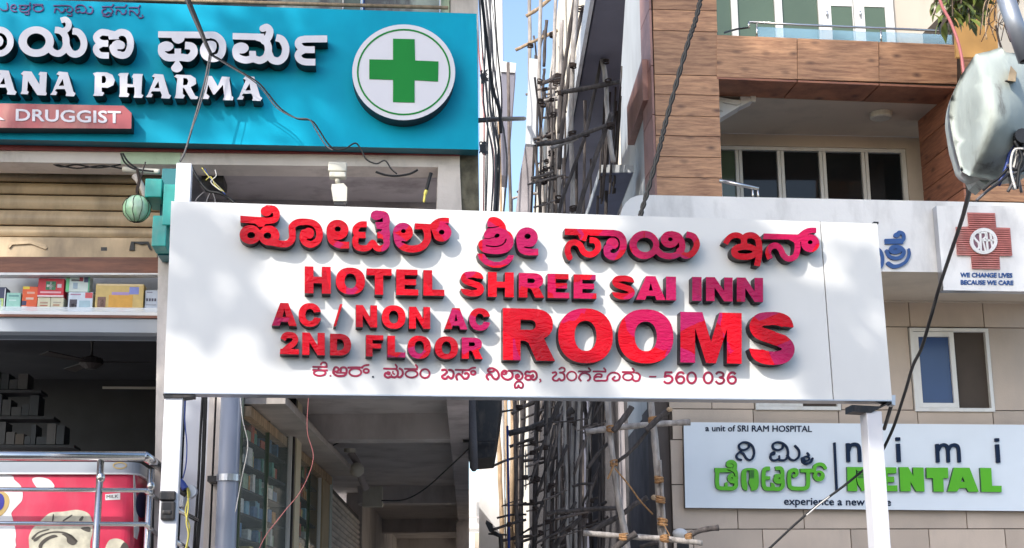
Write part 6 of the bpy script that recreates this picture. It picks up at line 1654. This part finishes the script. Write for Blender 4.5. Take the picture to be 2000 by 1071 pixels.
cable('hanging_cable', [(413,108),(404,160),(390,210),(372,262),(364,290)], YB-.04, .005, m_cable_grey, 'thin grey cable dropping left of the knot over the sign')
cable('hanging_cable', [(734,336),(752,342),(775,344),(800,340),(816,332)], 13.2, .011, m_cable, 'short sagging black cable on the fascia right of the flood lamp')
for i, (pts, lb) in enumerate((([(101,319),(120,326),(150,322),(190,328),(236,322)], 'loose black cable under the left fascia'),([(110,322),(150,329),(200,324),(240,330)], 'second loose black cable under the left fascia, slightly lower'))):
    cable('loose_cable', pts, 13.4, .008, m_cable, lb)
cable('loose_cable', [(372,322),(384,345),(405,372),(430,378),(450,390),(462,402)], 13.1, .014, m_cable, 'thick black cable curling behind the sign beside the white post top')
for pts, m, nm in (([(394,328),(405,342),(418,356),(438,376)], m_cable_yellow, 'yellow'),([(400,330),(410,348),(424,362),(440,380)], m_cable_blue, 'blue'),([(420,332),(422,344),(412,356),(430,372)], m_cable_white, 'white'),([(402,352),(412,346),(420,362),(434,374)], m_cable_yellow, 'short yellow')):
    cable('thin_wire', pts, 13.05, .005, m, nm+' thin wire in the tangle beside the white post top', seg=5)
for pts, lb in (([(398,376),(385,388),(380,400)], 'left'),([(410,378),(404,392),(402,402)], 'middle'),([(416,378),(420,390),(421,402)], 'right')):
    cable('wire_tail', pts, 13.1, .007, m_cable_grey, 'short grey wire tail, '+lb+' of three above the sign edge')
# alley cables
for i in range(13):
    x = rw.uniform(936, 972); m = rw.choice([m_cable, m_cable, m_cable_grey, m_cable_red, m_cable_grey])
    x2 = x+rw.uniform(-6, 22)
    cable('alley_cable', [(x-8,-30),(x+rw.uniform(-6,6),90),(x+rw.uniform(-2,14),200),(x2+rw.uniform(0,8),310),(x2,430)], rw.uniform(15,19), rw.uniform(.004,.014), m, 'tangled cable hanging beside the right edge of the turquoise sign', 'tangled cables beside the turquoise sign', seg=5)
cable('alley_cable', [(938,-30),(952,90),(962,170),(975,215),(978,260)], 15, .019, m_cable, 'thickest black cable in the alley, beside the turquoise sign')
kn = MB()
for cx, cy, k_ in ((946,150,16),(944,290,16)):
    for i in range(k_):
        P = [(cx+rw.uniform(-8,8), cy+rw.uniform(-14,14)) for _ in range(3)]
        V, Fc = tube_data(pxpath(P, 15.2, 3), .008, 4); kn.add(V, Fc)
ko = kn.build('cable_knot', m_cable_grey); props(ko, 'dark knots of coiled cable right of the turquoise sign', 'cable')
cable('passage_wire', [(630,884,20.2),(655,868,19.6),(700,850,18.6),(735,810,17.8),(800,778,16.9),(850,740,16)], 0, .008, m_cable, 'thin black wire looping across the passage ceiling')
cable('passage_wire', [(745,978),(790,976),(830,955),(875,915),(914,878),(930,860)], 17.5, .008, m_cable, 'thin black wire sagging from the junction box to the passage edge')
cable('pink_string', [(505,1075),(520,1045),(555,1000),(590,955),(612,895),(600,840),(604,760)], 12.8, .0032, m_cable_red, 'thin pink string slanting across the glass shop windows')
cable('white_string', [(460,1000),(472,935),(484,870),(474,820),(468,760)], 12.9, .004, m_cable_white, 'frayed white string hanging beside the grey drain pipe')

# ================================================================ plant at the top right
pt_ = thing('leafy_shrub', at(1890,20,10.2), 'leafy green shrub hanging over the balcony at top right', 'plant')
rl_ = random.Random(21)
def leaf_mesh(L, W):
    n = 5; V = []; Fc = []
    for i in range(n+1):
        t = i/n; wd = W*math.sin(math.pi*min(.98, max(.03, t))**.8); dz = -L*.18*t*t
        V += [(-wd, L*t, dz+wd*.35), (0, L*t, dz), (wd, L*t, dz+wd*.35)]
    for i in range(n):
        a = 3*i; Fc += [[a,a+1,a+4,a+3],[a+1,a+2,a+5,a+4]]
    me = bpy.data.meshes.new('leaf'); me.from_pydata(V, [], Fc); me.materials.append(m_leaf)
    for p in me.polygons: p.use_smooth = True
    return me
lms = [leaf_mesh(.095+.02*k, .019+.004*k) for k in range(3)]
twigs = []
for i in range(26):
    x = rl_.gauss(1886, 34); y = rl_.uniform(-30, 68)-abs(x-1888)*.25
    c = at(x, y, 10.2+rl_.uniform(-.35, .35))
    root = at(1895+rl_.uniform(-20,20), -90, 10.3)
    L_ = catmull([tuple(root), tuple(root.lerp(c, .5)+Vector((rl_.uniform(-.05,.05), 0, .05))), tuple(c)], 4)
    tube('twig', L_, [.007]*len(L_), m_bark, pt_, seg=4)
    for k in range(11):
        t = 1-k*.06; p = Vector(L_[0]).lerp(c, max(.0, t))
        if k == 0: p = c
        o = bpy.data.objects.new('leaf', rl_.choice(lms)); COL.objects.link(o); o.parent = pt_
        o.location = p-WL[pt_.name]
        az = rl_.uniform(0, 2*math.pi)
        o.rotation_euler = (rl_.uniform(-1.5, -.2), rl_.uniform(-.5, .5), az)
        s_ = rl_.uniform(.75, 1.2); o.scale = (s_, s_, s_)
dv = thing('dry_creeper', at(1950,80,9.5), 'brown dry twigs tangled beside the leafy shrub', 'plant')
for i in range(26):
    x = rl_.uniform(1925, 1985)
    tube('twig', pxpath([(x+rl_.uniform(-10,30), -40), (x+rl_.uniform(-8,12), 5), (x-rl_.uniform(-5,15), 30+rl_.uniform(-10,18)), (x-rl_.uniform(-8,22), 58+rl_.uniform(-15,25))], 9.5, 3), .0035, m_rope_dark if i % 3 else m_bam_tan, dv, seg=4)
tube('twig', pxpath([(1945,50),(1950,75),(1955,92),(1962,108)], 9.5), .008, m_rope_dark, dv, seg=4)
cable('red_stem', [(1830,-20),(1840,12),(1856,42),(1870,78),(1878,110),(1883,150)], 9.3, .011, m_cable_red, 'dull red hose crossing the leaves down to the housing')
# sunlit ochre wall behind the shrub
OC = Facade(1915, 17.5, 7.2)
px_poly('ochre_wall', OC, [(1868,112),(1950,112),(1948,40),(1940,-60),(1862,-60)], -.05, .0, mat('ochre_render', (.62,.33,.10), .7, var=.1), hb)
px_poly('cream_wall', OC, [(1951,130),(2100,130),(2100,-60),(1943,-60)], -.05, .004, m_cream_wall, hb)
# lamp on the tile wall at the foot of the scaffolding
wl_ = thing('wall_camera', at(1340,1060,16.6), 'white dome camera partly hidden behind the lowest scaffold pole', 'camera')
c = at(1328,1042,17.6); V, Fc = uvsphere(c, .09, .09, .06, 14, 8); mk('dome', V, Fc, m_canopy, wl_, smooth=True)
rnd_box('housing', [at(x,y,17.6) for x,y in ((1322,1090),(1346,1090),(1346,1062),(1322,1060))]+[at(x,y,17.8) for x,y in ((1322,1090),(1346,1090),(1346,1062),(1322,1060))], m_black, wl_, bev=.01)

# ================================================================ across the street, behind the viewer
bt = thing('street_tree', (-5.6, -1.0, 0), 'leafy street tree behind the viewer that dapples the signs, with added leaf clumps shading the fronts', 'tree')
V, Fc = tube_data([(-5.6,-1.0,0),(-5.5,-1.05,2.2),(-5.2,-1.3,4.6),(-5.0,-1.4,7.0)], [.24,.19,.15,.08], 12); mk('trunk', V, Fc, m_bark, bt, smooth=True)
rt = random.Random(77)
lv = []; lf = []
def clump(c, r, n, s=.13):
    for i in range(n):
        a = rt.uniform(0, 2*math.pi); u = rt.uniform(-1, 1); q = rt.random()**.4
        p = Vector(c)+Vector((math.cos(a)*math.sqrt(1-u*u), math.sin(a)*math.sqrt(1-u*u), u*.75))*r*q
        d1 = Vector((rt.uniform(-1,1), rt.uniform(-1,1), rt.uniform(-.5,.5))).normalized(); d2 = d1.cross(Vector((rt.uniform(-1,1), rt.uniform(-1,1), rt.uniform(-1,1)))).normalized()
        l_ = s*rt.uniform(.6, 1.3); k = len(lv)
        lv.extend([p-d1*l_, p-d2*l_*.5, p+d1*l_, p+d2*l_*.5]); lf.append([k,k+1,k+2,k+3])
# SHADE: clumps are set along sun rays so their dapple falls on chosen spots of the signs
def shade_at(px, py, fc, t, r, n, s=.13):
    clump(fc.hit(px, py, .1)+SUN*t, r, n, s)
for px, py, fc, t, r, n in [
    (1310,455,SG,13.5,.40,150),(1420,470,SG,14,.45,170),(1480,540,SG,14,.40,130),(1600,640,SG,13.5,.5,170),(1690,540,SG,14.5,.35,90),
    (1660,720,SG,14,.4,110),(390,440,SG,14,.30,90),(345,560,SG,14,.3,60),(480,600,SG,14.5,.25,40),(700,690,SG,14,.3,40),(1100,740,SG,14,.35,50),
    (60,120,PA,15,.8,158),(220,60,PA,15.5,.7,118),(200,230,PA,15,.6,92),(400,200,PA,15.5,.6,85),(560,80,PA,15,.5,55),(620,200,PA,15.5,.65,108),(730,100,PA,15.5,.5,66),(800,220,PA,15,.55,92),
    (880,120,PA,15.5,.35,26),(330,110,PA,15.5,.5,66),(480,140,PA,15,.45,59),(-100,150,PA,15,.9,132),(120,200,PA,15.5,.5,59)]:
    shade_at(px, py, fc, t, r, n)
# added unseen leaf clumps, placed high up to keep the hospital front in shade
for px in range(1290, 2080, 105):
    for py in range(80, 1120, 115):
        if py < 120 and px > 1450: continue
        if px > 1830 and 395 < py < 600: continue
        shade_at(px+rt.uniform(-20,20), py+rt.uniform(-20,20), HB, 27+rt.uniform(-2,2), .75, 60, .26)
for px, py in ((20,500),(120,480),(220,470),(290,520),(60,560),(160,575),(260,590),(380,860),(440,900),(440,1000),(380,1000),(90,420),(200,400)):  # more added clumps, out of view, to shade the shop front and pipe
    shade_at(px, py, PA, 14.5+rt.uniform(-1,1), .55, 190)
cr2 = mk('crown_and_shade_clumps', lv, lf, m_leaf_far, bt)
for o in ((-5.2,-1.3,4.6),):
    for tgt in ((-6.5,-2.0,9.0),(-4.0,-1.0,9.6),(-7.5,-1.5,10.5),(-3.0,-2.5,10.0),(-8.5,-2.5,11.5)):
        o_, t_ = Vector(o), Vector(tgt); tube('branch', [o_, o_.lerp(t_, .5)+Vector((.1,.1,.2)), t_], [.09,.06,.03], m_bark, bt, seg=6)
ob = thing('opposite_building', (0, -14, 0), 'pale plastered building across the street behind the viewer', 'building')
MB().hexa(wbox(-30, 22, -22, -14, 0, 6.0)).build('wall', m_beige, ob)
for i in range(9):
    for z in (1.0, 3.6):
        MB().hexa(wbox(-27+i*5.2, -24.6+i*5.2, -14, -13.96, z, z+1.5)).build('window', m_pane, ob)
